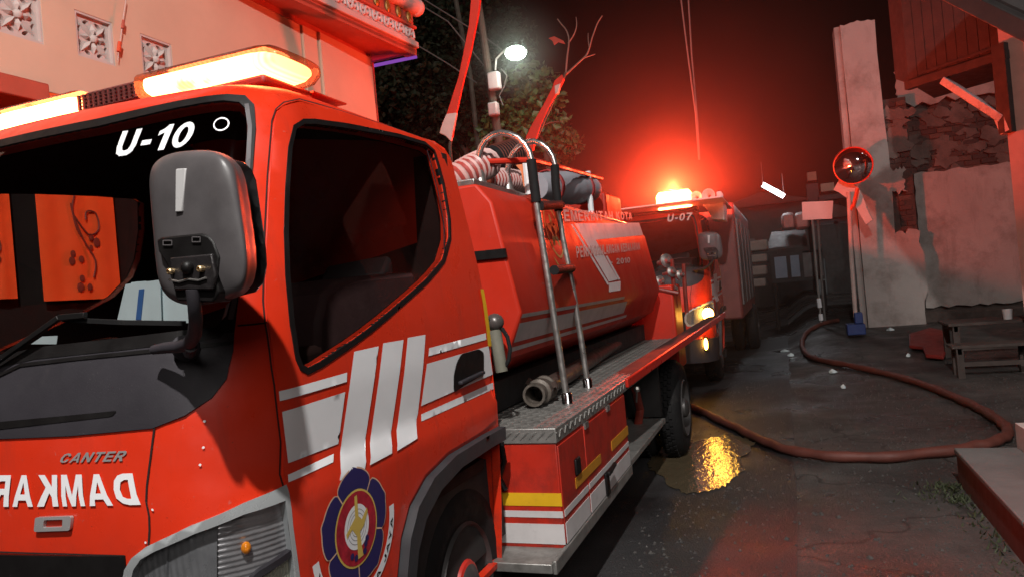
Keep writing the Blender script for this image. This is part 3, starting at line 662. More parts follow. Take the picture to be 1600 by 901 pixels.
def flatpoly(name, pts, mat, parent): return obj(name, MB().add(pts, [tuple(range(len(pts)))]), mat, parent, smooth=0, fix=False)
Z9 = lambda x, y: (830 + x * .1887, 310 + y * .1887)
flatpoly('white_flash', [tp(*Z9(*p)) for p in ((355, 210), (890, 203), (925, 305), (530, 345), (560, 400), (715, 672), (640, 690), (480, 420))], m_whiteold, tank)
flatpoly('white_pinstripe', [tp(*Z9(*p)) for p in ((322, 215), (340, 215), (645, 712), (628, 716))], m_whiteold, tank)
flatpoly('white_pinstripe', [tp(*Z9(*p)) for p in ((612, 478), (628, 476), (735, 672), (718, 675))], m_whiteold, tank)
text_flat('tank_lettering', 'PEMERINTAH KOTA', [tp(*Z9(*p), .005) for p in ((205, 196), (832, 178), (826, 118), (190, 92))], m_faded, tank)
text_flat('tank_lettering', 'PENANGGULANGAN KEBAKARAN', [tp(*Z9(*p), .006) for p in ((372, 496), (896, 428), (890, 368), (360, 400))], m_faded, tank)
text_flat('tank_lettering', '- 2010', [tp(*Z9(*p), .005) for p in ((655, 553), (815, 535), (812, 488), (650, 502))], m_faded, tank)
def lp(y, t, off=.003):   # on the lower chamfer, t = 0 top edge .. 1 bottom edge
    return Vector((lerp(T3[0], T4[0], t), y, lerp(T3[1], T4[1], t))) + LN * off
for t0, t1, ya, yb in ((.04, .13, 3.02, 5.2), (.24, .66, 3.02, 5.35), (.76, .86, 3.02, 5.5)):
    flatpoly('white_band', [lp(ya, t0), lp(yb, t0), lp(yb, t1), lp(ya, t1)], m_whiteold, tank)
flatpoly('white_band', [tp(*Z9(*p)) for p in ((640, 700), (738, 684), (736, 760), (640, 775))], m_whiteold, tank)
# gold crest on the tank side
cc = tp(864, 362, 0); U_ = Vector((0, 1, 0)); W_ = TN.cross(U_).normalized(); W_ = W_ if W_.z > 0 else -W_
def tcrest(a, b, off): return cc + U_ * a + W_ * b + TN * off
def cpatch(name, pts, mat, off, hl=(), par=None): return obj(name, skin(MB(), pts, hl, off, 0, .05, tcrest), mat, par or tank, fix=False)
m_crest = M('crest_gold', (.50, .22, .06), .5, var=.2)
cr = cpatch('crest', ell(0, 0, .13, .15, 30), m_crest, .003, [ell(0, 0, .115, .135, 30)])
cpatch('crest_flower', [((.07 + .03 * math.cos(5 * a)) * math.sin(a), (.07 + .03 * math.cos(5 * a)) * math.cos(a)) for a in [k * PI / 20 for k in range(40)]], m_crest, .003, [ell(0, 0, .03, .03, 12)], cr)
cpatch('crest_ribbon', [(-.12, -.14), (-.06, -.19), (.06, -.19), (.12, -.14), (.11, -.165), (.06, -.22), (-.06, -.22), (-.11, -.165)], m_crest, .003, par=cr)
# dark strap across the tank's front plate, front plate edge
mb = MB(); p = at(745, 391, Y=2.985); q = at(788, 388, Y=2.985); p2 = at(748, 405, Y=2.985); q2 = at(791, 402, Y=2.985)
p = V(X0, 2.985, p.z); p2 = V(X0, 2.985, p2.z)
mb.prism([p, q, q2, p2], (0, .02, 0)); obj('front_strap', mb, m_black, tank)
# tank top: edge frame, rails and posts
mb = MB(); mb.box(2 * X0 + 1.26, -1.26, TY0 + .02, TY1 - .1, 1.897, 1.925); obj('tank_top_plate', mb, m_steel, tank, bevel=.004)
rail = obj('top_rail', MB().tube([at(790, 243, Y=3.35) + V(-.25, 0, 0), at(830, 250, Y=3.6), at(880, 262, Y=4.6), at(940, 279, Y=5.9)], .016, 8), m_redtank, truck)
for (x, y0, y1, Y, m__) in ((822, 250, 292, 3.75, m_white), (918, 268, 304, 5.4, m_white), (932, 288, 305, 6.0, m_redtank)):
    a, b = at(x, y0, Y=Y), at(x + 2, y1, Y=Y); obj('rail_post', MB().tube([a, V(a.x, a.y, 1.92)], .022, 8), m__, rail)
mb = MB(); a = at(935, 330, Y=6.3); obj('rear_hatch', MB().box(-1.9, -1.32, 5.9, 6.5, 1.92, 2.16), m_redtank, truck, bevel=.02)
# ladder
lad = [[at(x, y, Y=Y_) for x, y in L] for L, Y_ in (
    ([(887, 632), (875, 555), (857, 440), (846, 370), (838, 316)], 3.40), ([(919, 607), (908, 530), (893, 440), (880, 375), (873, 330)], 3.92))]
top1 = [at(x, y, Y=3.40) for x, y in ((838, 316), (833, 275), (830, 250))]; top2 = [at(x, y, Y=3.92) for x, y in ((873, 330), (868, 285), (867, 258))]
arc1 = [at(x, y, Y=3.40) for x, y in ((830, 250), (827, 238), (820, 226), (810, 216), (797, 210), (783, 207.5), (770, 211), (759, 219), (752, 230), (748, 244), (747, 258), (750, 276))]
arc2 = [at(x, y, Y=3.92) for x, y in ((867, 258), (863, 244), (856, 233), (846, 225), (834, 221), (822, 223), (810, 230), (801, 240), (796, 252), (793, 266), (793, 284))]
L_ = obj('ladder', MB().tube(lad[0] + top1[1:], .0165, 12), m_steel, truck)
obj('ladder_rail', MB().tube(lad[1] + top2[1:], .0165, 12), m_steel, L_)
obj('rail_sleeve', MB().tube(top1, .024, 12), m_rubber, L_); obj('rail_sleeve', MB().tube(top2, .024, 12), m_rubber, L_)
m_pol = M('polished_pipe', (.62, .58, .56), .22, .9, var=.08, scale=10)
obj('hand_loop', MB().tube(arc1, .0165, 12), m_pol, L_); obj('hand_loop', MB().tube(arc2, .0165, 12), m_pol, L_)
for a in (arc1[-1], arc2[-1]):
    obj('loop_socket', MB().lathe(a + V(0, 0, .03), (0, 0, -1), [(.024, 0), (.028, .04), (.032, .07), (.045, .10), (.001, .10)], 14), m_steel, L_)
for k, (a, b) in enumerate((((843, 322), (876, 320)), ((866, 422), (893, 419)))):
    obj('rung', MB().tube([at(*a, Y=3.40), at(*b, Y=3.92)], .024, 12), m_rubber, L_)
for a in (lad[0][0], lad[1][0]):
    obj('rail_foot', MB().lathe(a + V(0, 0, .06), (0, 0, -1), [(.020, 0), (.026, .01), (.026, .05), (.04, .075), (.001, .075)], 14), m_chrome, L_)
# platform with tread pattern
PX = -.914; PZ = .851
plat = obj('platform', MB().box(-1.36, PX, 2.80, 7.3, PZ - .062, PZ), m_tread, truck, bevel=.004)
lug = MB()
for i in range(112):
    for j in range(10):
        y = 2.82 + i * .04; x = -1.335 + j * .044; s_ = 1 if (i + j) % 2 else -1
        if y > 7.28 or x > PX - .01: continue
        lug.bar((x - .011, y - .011 * s_, PZ + .001), (x + .011, y + .011 * s_, PZ + .001), .007, .004)
for j in range(12):
    x = -1.345 + j * .036
    for k in range(5):
        s_ = 1
        lug.bar((x + k * .005 - .010, 2.799, PZ - .045 + k * .0035), (x + k * .005 + .006, 2.799, PZ - .02 + k * .0015), .003, .003, (0, 1, 0))
for i in range(115):
    y = 2.815 + i * .039; s_ = 1 if i % 2 else -1
    lug.bar((PX + .001, y - .012, PZ - .031 - .013 * s_), (PX + .001, y + .012, PZ - .031 + .013 * s_), .007, .004, (1, 0, 0))
obj('tread_lugs', lug, m_tread, plat, kind='stuff')
lk = obj('side_locker', MB().box(-1.62, PX - .006, 2.806, 4.11, .36, PZ - .063), m_redbody, truck, bevel=.004)
zf = lambda y: at(835, y, Y=2.80).z
BZ = [(zf(770), zf(790), m_yellow, 'yellow_band'), (zf(798), zf(808), m_whiteold, 'white_band'), (zf(818), zf(849), m_whiteold, 'white_band'), (zf(857), zf(866), m_whiteold, 'white_band')]
for z1, z0, m__, nm in BZ:
    obj(nm, MB().box(-1.60, PX - .002, 2.8035, 2.808, z0, z1), m__, lk)
for ya, yb in ((2.815, 3.20), (3.212, 4.10)):
    d_ = obj('locker_door', MB().box(PX - .008, PX, ya, yb, .385, PZ - .075), m_redbody, lk, bevel=.003)
    for z1, z0, m__, nm in BZ[1:]:
        obj('white_band', MB().box(PX + .0005, PX + .003, ya + .004, yb - .004, z0, z1), m_whiteold, d_)
Z8 = lambda x, y: (780 + x * .356, 580 + y * .356)
for P in (((332, 462), (443, 366), (443, 406), (333, 514)), ((490, 300), (562, 241), (564, 284), (492, 341))):
    pts = [at(*Z8(*p), X=PX) + V(.002, 0, 0) for p in P]
    z0, z1 = sum(p.z for p in pts[2:]) / 2, sum(p.z for p in pts[:2]) / 2
    obj('yellow_sticker', MB().box(PX + .0005, PX + .003, pts[0].y, pts[1].y, z0, z1), M('old_yellow', (.55, .24, .02), .45, var=.15, dirt=.2), lk)
a = at(901, 727, X=PX); obj('lock_plate', MB().box(PX - .002, PX + .012, a.y - .035, a.y + .035, a.z - .035, a.z + .035), m_black, lk, bevel=.006)
a = at(947, 755, X=PX); mb = MB(); mb.box(PX, PX + .014, a.y - .03, a.y + .03, a.z - .055, a.z + .055); mb.bar(a + V(.03, -.05, .06), a + V(.03, .10, .075), .018, .018); mb.bar(a + V(.005, 0, .04), a + V(.035, 0, .065), .02, .02)
obj('door_catch', mb, m_black, lk, bevel=.004)
for p in ((913, 643), (947, 616)):
    a = at(*p, X=PX); obj('hinge', MB().box(PX - .01, PX + .008, a.y - .03, a.y + .03, PZ - .09, PZ - .063), m_steel, lk)
mb = MB(); mb.box(-1.40, PX - .004, 2.62, 2.803, .335, .372); mb.box(PX - .01, PX + .008, 2.64, 4.11, .325, .378); obj('front_step', mb, m_tread, truck, bevel=.004)
obj('low_step', MB().box(-1.45, PX - .004, 4.115, 5.42, .36, .395), m_tread, truck, bevel=.004)
# open bay with hanging pipes
mb = MB(); mb.box(-1.62, -1.35, 4.12, 5.5, .40, PZ - .07); mb.box(-1.70, -1.3, 2.7, 7.2, .86, 1.0); mb.box(X0 - .55, X0 + .55, 1.6, 7.3, .45, .86); mb.box(X0 - .9, X0 + .5, 2.9, 7.2, .30, .5)
obj('chassis', mb, m_dark, truck)
m_pipe = M('red_pipe', (.20, .03, .02), .4, var=.3, scale=10, coat=.2)
for L, r in (([(992, 607), (1000, 640), (996, 670), (1010, 690)], .03), ([(1010, 600), (1008, 650), (1016, 676)], .022), ([(985, 705), (998, 692), (1006, 680)], .016), ([(1036, 596), (1037, 640), (1039, 664)], .012)):
    obj('hanging_pipe', MB().tube([at(x, y, X=-1.08) for x, y in L], r, 10), m_pipe, truck)
# drop-side flap propped open over the rear wheel
P0 = at(977, 600, Y=4.16); P1 = at(1131, 492, Y=7.55)
fl = MB(); I0, I1 = P0 + V(-.16, 0, -.005), P1 + V(-.16, 0, -.02); up = V(0, 0, .03)
fl.hexa([I0, P0, P1, I1, I0 + up * .5, P0 + up * .5, P1 + up * .5, I1 + up * .5]); flap = obj('locker_flap', fl, M('flap_skin', (.05, .03, .028), .8, var=.2, scale=6, spec=.2), truck)
obj('flap_edge', MB().bar(P0 + V(.008, 0, .006), P1 + V(.008, 0, .006), .02, .052), M('flap_red', (.5, .022, .012), .35, var=.1, coat=.3), flap, bevel=.005)
mb = MB(); a = at(995, 607, X=-.93); mb.tube([a, a + V(-.02, .05, -.09)], .006, 6); mb.ball(a, .022, 8); obj('flap_catch', mb, m_steel, flap)
wheel(-.835, 5.95, .375, .375, .20, m_rimgrey); wheel(-1.06, 5.95, .375, .375, .20, m_rimgrey)
mb = MB(); mb.box(-1.5, -.95, 5.44, 5.50, .40, .8); obj('rear_mudguard', mb, m_dark, truck)
# pump gear at the tail
mb = MB(); mb.box(X0 - .9, -1.0, 6.95, 7.45, .55, 1.35); tail = obj('pump_box', mb, m_redtank, truck, bevel=.02)
for p, Y, r in (((1040, 408), 7.2, .07), ((1048, 425), 7.1, .05), ((1030, 440), 7.0, .055), ((1062, 430), 7.3, .05), ((1052, 452), 7.1, .04)):
    a = at(*p, Y=Y); obj('valve', MB().lathe(a, (.7, -.7, .1), [(r * .3, -.12), (r * .3, -.02), (r, 0), (r, .02), (r * .5, .03), (r * .3, .06), (.002, .06)], 14), m_steel, tail)
for L, Y in (([(1050, 405), (1052, 440), (1056, 480)], 7.15), ([(1068, 412), (1070, 450), (1073, 488)], 7.3), ([(1000, 450), (1030, 452), (1060, 458)], 6.95)):
    obj('pump_pipe', MB().tube([at(x, y, Y=Y) for x, y in L], .02, 8), m_pipe, tail)
# nozzle tube clipped behind the door
nz = obj('branch_pipe_holder', MB().tube([at(772, 515, Y=2.86), at(778, 548, Y=2.86), at(784, 580, Y=2.86)], [.030, .028, .026], 14), M('green_grey_tube', (.17, .165, .13), .5, var=.2, scale=12, dirt=.3), truck)
mb = MB(); mb.ball(at(773, 503, Y=2.86), .040, 14, (1, 1, .95)); mb.lathe(at(768, 500, Y=2.86), (-.2, -1, .2), [(.016, 0), (.016, .05), (.011, .05), (.001, .04)], 12); obj('holder_head', mb, M('dark_fitting', (.10, .085, .08), .4, .3, var=.3), nz)
obj('holder_strap', MB().tube([at(x, y, Y=2.86) for x, y in ((784, 512), (793, 526), (797, 545), (795, 562), (788, 574))], .009, 8), m_rubber, nz)

# ------------------------------------------------------------------ loose gear on the truck
def path_at(L, Z): return [at(x, y, Z=Z) for x, y in L]
m_pipegrey = M('old_pipe', (.075, .05, .042), .45, .2, var=.25, scale=9, dirt=.3, dirtcol=(.04, .03, .025))
sp_loc = at(830, 640, Z=PZ)
suc = thing('suction_pipe', 'dark suction pipe with open coupling lying along the tread plate platform', 'pipe', sp_loc)
pz = PZ + .055
a, b = at(842, 612, Z=pz + .01), at(1035, 492, Z=pz + .01); d = (b - a).normalized()
obj('pipe', MB().tube([a + d * .1, lerp(a, b, .25), lerp(a, b, .5), lerp(a, b, .75), b], .047, 16), m_pipegrey, suc)
mb = MB(); mb.lathe(a + d * .16, -d, [(.046, 0), (.06, .01), (.066, .03), (.066, .06), (.056, .07), (.056, .10), (.064, .12), (.064, .17), (.05, .18), (.05, .215), (.055, .22), (.055, .255), (.043, .255), (.040, .10), (.001, .10)], 22)
obj('coupling', mb, M('cast_coupling', (.115, .095, .08), .5, .35, var=.3, scale=20, bump=.15, bscale=70, dirt=.3), suc)
mb = MB(); c = a + d * .05
for k in (0.4, 2.5, 4.6):
    e = d.orthogonal().normalized(); f = d.cross(e); n_ = e * math.cos(k) + f * math.sin(k); mb.bar(c + n_ * .06, c + n_ * .085, .03, .02, d)
obj('coupling_lug', mb, m_pipegrey, suc)
# corrugated suction hose lying on the tank
def corr(name, path, r, n, mat_a, mat_b, label):
    P = [Vector(p) for p in path]; cum = [0]
    for i in range(len(P) - 1): cum.append(cum[-1] + (P[i + 1] - P[i]).length)
    def ev(t):
        t *= cum[-1]
        for i in range(len(P) - 1):
            if t <= cum[i + 1] + 1e-9: return lerp(P[i], P[i + 1], (t - cum[i]) / (cum[i + 1] - cum[i]))
        return P[-1]
    pts = []; rr = []
    for k in range(n * 4 + 1):
        pts.append(ev(k / (n * 4))); rr.append(r * (1 + .10 * math.sin(PI * k / 2)))
    th = thing(name, label, 'hose', P[0])
    mb = MB(); mb.tube(pts, rr, 14); N = 14
    mb.m = [1 if ((i // N) % 4) in (0, 1) else 0 for i in range(len(mb.f))]
    obj('hose_body', mb, [mat_a, mat_b], th); return th
m_hw = M('hose_white', (.55, .36, .34), .5, var=.1); m_hr = M('hose_red', (.35, .05, .04), .5, var=.2)
zt = 2.0
def smooth_path(P, n=6):
    P = [Vector(p) for p in P]; out = []
    for i in range(len(P) - 1):
        a, b, c, d = P[max(0, i - 1)], P[i], P[i + 1], P[min(len(P) - 1, i + 2)]
        for k in range(n):
            t = k / n; out.append(.5 * ((2 * b) + (c - a) * t + (2 * a - 5 * b + 4 * c - d) * t * t + (3 * b - a - 3 * c + d) * t ** 3))
    return out + [P[-1]]
corr('corrugated_hose', smooth_path([at(700, 290, Y=3.3), at(722, 275, Y=3.35), at(745, 262, Y=3.45), at(762, 255, Y=3.6)]), .075, 11, m_hr, m_hw, 'red and white ribbed suction hose end nearest the cab, on top of tank')
corr('corrugated_hose', smooth_path([at(752, 282, Y=3.7), at(785, 281, Y=3.95), at(820, 285, Y=4.3)]), .062, 16, m_hr, m_hw, 'pink ribbed hose length lying on tank behind the two ladder loops')
th = thing('strainer_basket', 'dark wire strainer basket standing on tank among the ribbed hoses', 'strainer', at(790, 262, Y=4.1))
mb = MB(); p, q = at(768, 252, Y=4.05), at(815, 236, Y=4.25); ax = (q - p).normalized(); mb.lathe(p, ax, [(.001, 0), (.085, 0), (.09, .02), (.085, .04), (.08, .1), (.09, .22), (.07, .24), (.001, .24)], 18); obj('basket', mb, m_rubber, th)
mb = MB()
for k in range(10): mb.lathe(p + ax * (.03 + k * .02), ax, [(.088, 0), (.093, .004), (.088, .008)], 18)
obj('basket_wire', mb, M('rust_wire', (.12, .04, .03), .5, .4), th, kind='stuff')
p, q = at(838, 292, Y=4.6), at(925, 296, Y=5.7)
cr_ = thing('canvas_roll', 'pale grey rolled canvas strapped on tank behind the ladder', 'canvas roll', p)
rl = smooth_path([p, lerp(p, q, .25), lerp(p, q, .5), lerp(p, q, .75), q], 4); rad = [.085 + .035 * math.sin(PI * k / (len(rl) - 1)) + .004 * math.sin(k * 2.2) for k in range(len(rl))]
obj('roll', MB().tube(rl, rad, 16), M('grey_canvas', (.34, .34, .38), .7, var=.12, bump=.3, bscale=12), cr_)
for t in (.18, .74): c = lerp(p, q, t); obj('strap', MB().lathe(c, q - p, [(.113, -.02), (.122, -.015), (.122, .015), (.113, .02)], 18), M('roll_strap', (.3, .02, .02), .6), cr_)
mb = MB(); mb.prism([at(806, 258, Y=3.75), at(822, 256, Y=3.75), at(824, 266, Y=3.75), at(828, 292, Y=3.75), at(818, 292, Y=3.75), at(814, 268, Y=3.75)], (0, .012, 0)); tag(obj('orange_cloth', mb, M('orange_rag', (.7, .20, .08), .8, var=.2)), 'orange rag tied to the rail beside the ladder loop', 'rag')
# papers on the dashboard
Yp = 1.40
th = thing('papers', 'sheaf of white papers with blue stripe standing behind the windscreen', 'papers', at(240, 503, Y=Yp))
m_paper = M('paper', (.62, .72, .74), .7, var=.05, scale=14)
for k, (P, dy) in enumerate((([(183, 500), (196, 444), (250, 437), (252, 503)], 0), ([(200, 502), (212, 440), (300, 437), (296, 504)], .012), ([(190, 501), (205, 441), (228, 439), (222, 502)], .02))):
    obj('sheet', MB().prism([at(x, y, Y=Yp + dy) for x, y in P], (0, .0015, 0)), m_paper, th)
obj('blue_stripe', MB().prism([at(x, y, Y=Yp - .002) for x, y in ((212, 499), (217, 452), (225, 451), (220, 499))], (0, .001, 0)), M('blue_print', (.05, .14, .38), .6), th)
tag(obj('paper_slip', MB().prism([at(x, y, Y=1.36) for x, y in ((48, 537), (66, 525), (90, 524), (88, 537))], (0, .001, 0)), m_paper), 'small white slip lying on the dashboard by the wiper', 'paper')
# ------------------------------------------------------------------ second fire truck, behind
T2L = Vector((-1.75, 12.37, 0)); K2 = 1.1
truck2 = thing('fire_truck', 'red fire truck parked behind the first, number U-07, with glaring red beacon', 'fire truck', T2L)
truck2.scale = (K2, K2, K2)
def to2(p): return T2L + (Vector(p) - Vector((X0, 4.4, 0))) * K2
skip = ('unit_number', 'front_lettering', 'badge_lettering', 'round_sticker', 'light_bar', 'water_tank', 'top_rail', 'rear_hatch', 'ladder', 'platform', 'side_locker', 'front_step', 'low_step', 'hanging_pipe', 'locker_flap', 'pump_box', 'branch_pipe_holder', 'paint_chip', 'rear_mudguard', 'chassis', 'air_hose')
for ch in list(truck.children):
    if ch.name.split('.')[0] not in skip: copy_tree(ch, truck2)
def obj2(name, mb, mat, parent=truck2, **kw):     # geometry given in world space, kept under the scaled empty
    mb.v = [tuple((Vector(p) - T2L) / K2) for p in mb.v]
    o = obj(name, mb, mat, None, **kw); o.parent = parent
    if parent.type != 'EMPTY' : o.matrix_parent_inverse = Matrix.Identity(4)
    return o
YF = 8.92
m_white2 = M('white_roof_paint', (.75, .73, .70), .45, var=.08, dirt=.15)
obj2('body_box', MB().box(-2.9, -.62, 10.95, 15.2, .75, 2.42), M('silver_red_body', (.20, .05, .045), .5, .1, var=.2), bevel=.03)
for k in range(4): obj2('body_shutter', MB().box(-.622, -.60, 11.1 + k * 1.0, 11.95 + k * 1.0, .95, 2.2), M('shutter_silver', (.13, .11, .11), .4, .4, var=.15))
obj2('roof_visor', MB().box(-2.65, at(1131, 318, Y=9.0).x, 8.82, 10.6, 2.285, 2.305), m_white2, bevel=.01)
a, b = at(1097, 318, Y=9.45), at(1131, 345, Y=9.45)
obj2('visor_bracket', MB().prism([at(x, y, Y=9.45) for x, y in ((1096, 318), (1131, 313), (1132, 344), (1112, 343), (1105, 328))], (0, .5, 0)), m_white2, bevel=.01)
obj2('horn_box', MB().box(at(1119, 300, Y=9.3).x, at(1127, 300, Y=9.3).x, 9.3, 9.6, 2.32, at(1124, 299, Y=9.3).z), m_white2, bevel=.01)
for px_, r in (((1088, 308), 9), ((1107, 305), 10)):
    c = at(*px_, Y=9.25); rr = r * 9 / 1150
    h = obj2('siren_horn', MB().lathe(c, (0, 1, 0), [(rr * .72, .0), (rr, -.02), (rr, .02), (rr * .6, .12), (rr * .4, .2), (rr * .3, .22), (rr * .3, .06), (rr * .72, .02)], 22), m_white2)
bp0, bp1 = at(1026, 318, Y=9.3), at(1082, 314, Y=9.3)
def capsule(x0, x1, y, z, r, n=14):
    return MB().lathe((x0, y, z), (1, 0, 0), [(.001, 0), (r * .7, .01), (r, .04), (r, x1 - x0 - .04), (r * .7, x1 - x0 - .01), (.001, x1 - x0)], n)
zb = (bp0.z + bp1.z) / 2
m_core2 = emit('beacon_glare', (1., .16, .05), 60)
obj2('beacon', capsule(bp0.x, bp1.x, 9.3, zb + .02, .12), m_core2)
obj2('beacon_base', MB().box(-2.3, bp1.x + .05, 9.2, 9.45, zb - .13, zb - .09), m_black)
q2 = [at(x, y, Y=9.12) for x, y in ((1042, 347), (1080, 344), (1082, 332), (1044, 335))]
vs, fs, _ = letters('U-07'); mb = MB(); mb.add([Vector(bil(q2, *p)) for p in vs], fs); obj2('unit_number', mb, m_white2, smooth=0, fix=False)
# lit amber lamps of the second truck
m_amber = emit('amber_lamp', (1., .46, .06), 78)
al1, al2 = at(1106, 490, Y=8.84), at(1103, 537, Y=8.84)
l1 = obj2('amber_lamp', MB().ball(al1, .066, 14, (1, .5, 1.05)), m_amber); l2 = obj2('amber_lamp', MB().ball(al2, .028, 14, (.75, .5, 2.4)), m_amber)
obj2('lamp_bracket', MB().box(al1.x - .05, al1.x + .05, 8.88, 9.1, al1.z - .06, al1.z + .06), m_black)
obj2('lamp_bracket', MB().box(al2.x - .02, al2.x + .02, 8.87, 9.1, al2.z - .08, al2.z + .08), m_black)
def lamp(name, loc, col, w_, r=.05):
    L = bpy.data.lights.new(name, 'POINT'); L.energy = w_; L.color = col; L.shadow_soft_size = r
    o = bpy.data.objects.new(name, L); COL.objects.link(o); o.location = loc; return o
lamp('beacon_light', V((bp0.x + bp1.x) / 2, 9.28, zb + .15), (1, .06, .018), 1500, .06)
# smoke drifting round the second truck's beacon, dense core added for its glare
sm = obj('smoke', MB().ball(V(0, 0, 0), 1, 24), None, None)
sm.data.materials.clear(); sm.location = (-1.22, 9.15, zb + .06); sm.scale = (3.9, 3.9, 3.4); sm['kind'] = 'stuff'
m = bpy.data.materials.new('smoke'); m.use_nodes = True; t = m.node_tree; t.nodes.clear()
o_ = nd(t, 'ShaderNodeOutputMaterial'); pv = nd(t, 'ShaderNodeVolumePrincipled'); pv.inputs['Color'].default_value = (.85, .62, .58, 1); pv.inputs['Anisotropy'].default_value = .25
co = nd(t, 'ShaderNodeTexCoord').outputs['Object']; ln_ = nd(t, 'ShaderNodeVectorMath', operation='LENGTH'); t.links.new(co, ln_.inputs[0])
fall = mrange(t, ln_.outputs['Value'], 1.0, 0.0, 0, 1); pw = nd(t, 'ShaderNodeMath', operation='POWER'); t.links.new(fall, pw.inputs[0]); pw.inputs[1].default_value = 1.9
nz_ = mrange(t, noise(t, co, 2.2, 4), .25, .75, .55, 1.35); mu = nd(t, 'ShaderNodeMath', operation='MULTIPLY'); t.links.new(pw.outputs[0], mu.inputs[0]); t.links.new(nz_, mu.inputs[1])
mu2 = nd(t, 'ShaderNodeMath', operation='MULTIPLY'); t.links.new(mu.outputs[0], mu2.inputs[0]); mu2.inputs[1].default_value = .062
core_ = nd(t, 'ShaderNodeMath', operation='POWER'); t.links.new(fall, core_.inputs[0]); core_.inputs[1].default_value = 12
mu3 = nd(t, 'ShaderNodeMath', operation='MULTIPLY_ADD'); t.links.new(core_.outputs[0], mu3.inputs[0]); mu3.inputs[1].default_value = .55; t.links.new(mu2.outputs[0], mu3.inputs[2])
t.links.new(mu3.outputs[0], pv.inputs['Density']); t.links.new(pv.outputs[0], o_.inputs['Volume']); sm.data.materials.append(m)
# ------------------------------------------------------------------ ground, road, puddle
def sstep(x, a, b): t = max(0, min(1, (x - a) / (b - a))); return t * t * (3 - 2 * t)
def gz(x, y): return .06 * max(0, min(9, y - 9.5)) * sstep(x, -.4, .6)
def sheet(xs, ys, dz=0., jitter=None):
    mb = MB(); n = len(xs); mb.add([(x + (jitter(y) if jitter and i == n - 1 else 0), y, gz(x, y) + dz) for y in ys for i, x in enumerate(xs)], [(j * n + i, j * n + i + 1, (j + 1) * n + i + 1, (j + 1) * n + i) for j in range(len(ys) - 1) for i in range(n - 1)]); return mb
xs = [-80, -40, -20, -8, -4, -2, -1, -.6] + [-.4 + .1 * k for k in range(11)] + [1, 2, 3, 4, 6, 10, 20, 50, 90]
ys = [-30, -10, -4, 0, 3, 6, 9, 9.5] + [10 + k * .5 for k in range(18)] + [19, 22, 30, 45, 70, 120]
def ground_mat(name, col, col2, stain, grain, wet, rough):
    m = bpy.data.materials.new(name); m.use_nodes = True; t = m.node_tree; b = t.nodes['Principled BSDF']; co = nd(t, 'ShaderNodeTexCoord').outputs['Object']
    big = noise(t, co, .55, 6, .62); mid = noise(t, co, 3.2, 8, .7); fine = noise(t, co, grain, 3, .6)
    c = mixcol(t, mrange(t, mid, .35, .65), col, col2); c = mixcol(t, mrange(t, big, .46, .62, 0, .85), c, stain)
    sp = mrange(t, fine, .62, .75, 0, .5); c = mixcol(t, sp, c, tuple(min(1, x * 2.3) for x in col2))
    wetm = mrange(t, noise(t, co, wet, 5, .55), .44, .60)
    t.links.new(mixcol(t, wetm, tuple([1.] * 3), (.55, .53, .52), 'MIX'), nd(t, 'ShaderNodeRGB').outputs[0]) if False else None
    c = mixcol(t, wetm, c, mixcol(t, 1.0, c, (.5, .48, .47), 'MULTIPLY'))
    if 'concrete' in name:
        wob = nd(t, 'ShaderNodeVectorMath', operation='ADD'); nv = nd(t, 'ShaderNodeTexNoise'); nv.inputs['Scale'].default_value = 3; t.links.new(co, nv.inputs['Vector']); sc_ = nd(t, 'ShaderNodeVectorMath', operation='SCALE'); sc_.inputs['Scale'].default_value = .35; t.links.new(nv.outputs['Color'], sc_.inputs[0]); t.links.new(co, wob.inputs[0]); t.links.new(sc_.outputs[0], wob.inputs[1])
        vo = nd(t, 'ShaderNodeTexVoronoi', feature='DISTANCE_TO_EDGE'); vo.inputs['Scale'].default_value = .75; t.links.new(wob.outputs[0], vo.inputs['Vector'])
        c = mixcol(t, mrange(t, vo.outputs['Distance'], .012, .002, 0, .75), c, (.012, .010, .009))
    t.links.new(c, b.inputs['Base Color'])
    t.links.new(mrange(t, wetm, 0, 1, rough, .26), b.inputs['Roughness'])
    hsum = nd(t, 'ShaderNodeMath', operation='ADD'); t.links.new(fine, hsum.inputs[0]); t.links.new(mid, hsum.inputs[1])
    bp = nd(t, 'ShaderNodeBump'); bp.inputs['Strength'].default_value = .9; bp.inputs['Distance'].default_value = .016
    t.links.new(hsum.outputs[0], bp.inputs['Height']); t.links.new(bp.outputs[0], b.inputs['Normal']); return m
m_conc = ground_mat('old_concrete', (.050, .043, .040), (.105, .092, .085), (.026, .021, .020), 60, .8, .85)
m_asph = ground_mat('wet_asphalt', (.026, .024, .025), (.044, .041, .042), (.018, .016, .016), 90, .6, .62)
struct(obj('ground', sheet(xs, ys), m_conc, smooth=60))
rx = [-5.5, -3, -1.5, -.8, -.07]; ry = [-8 + k * .25 for k in range(90)] + [15 + k for k in range(40)]
rnd = random.Random(3)
struct(obj('road', sheet(rx, ry, .006, lambda y: rnd.uniform(-.015, .015)), m_asph, smooth=60))
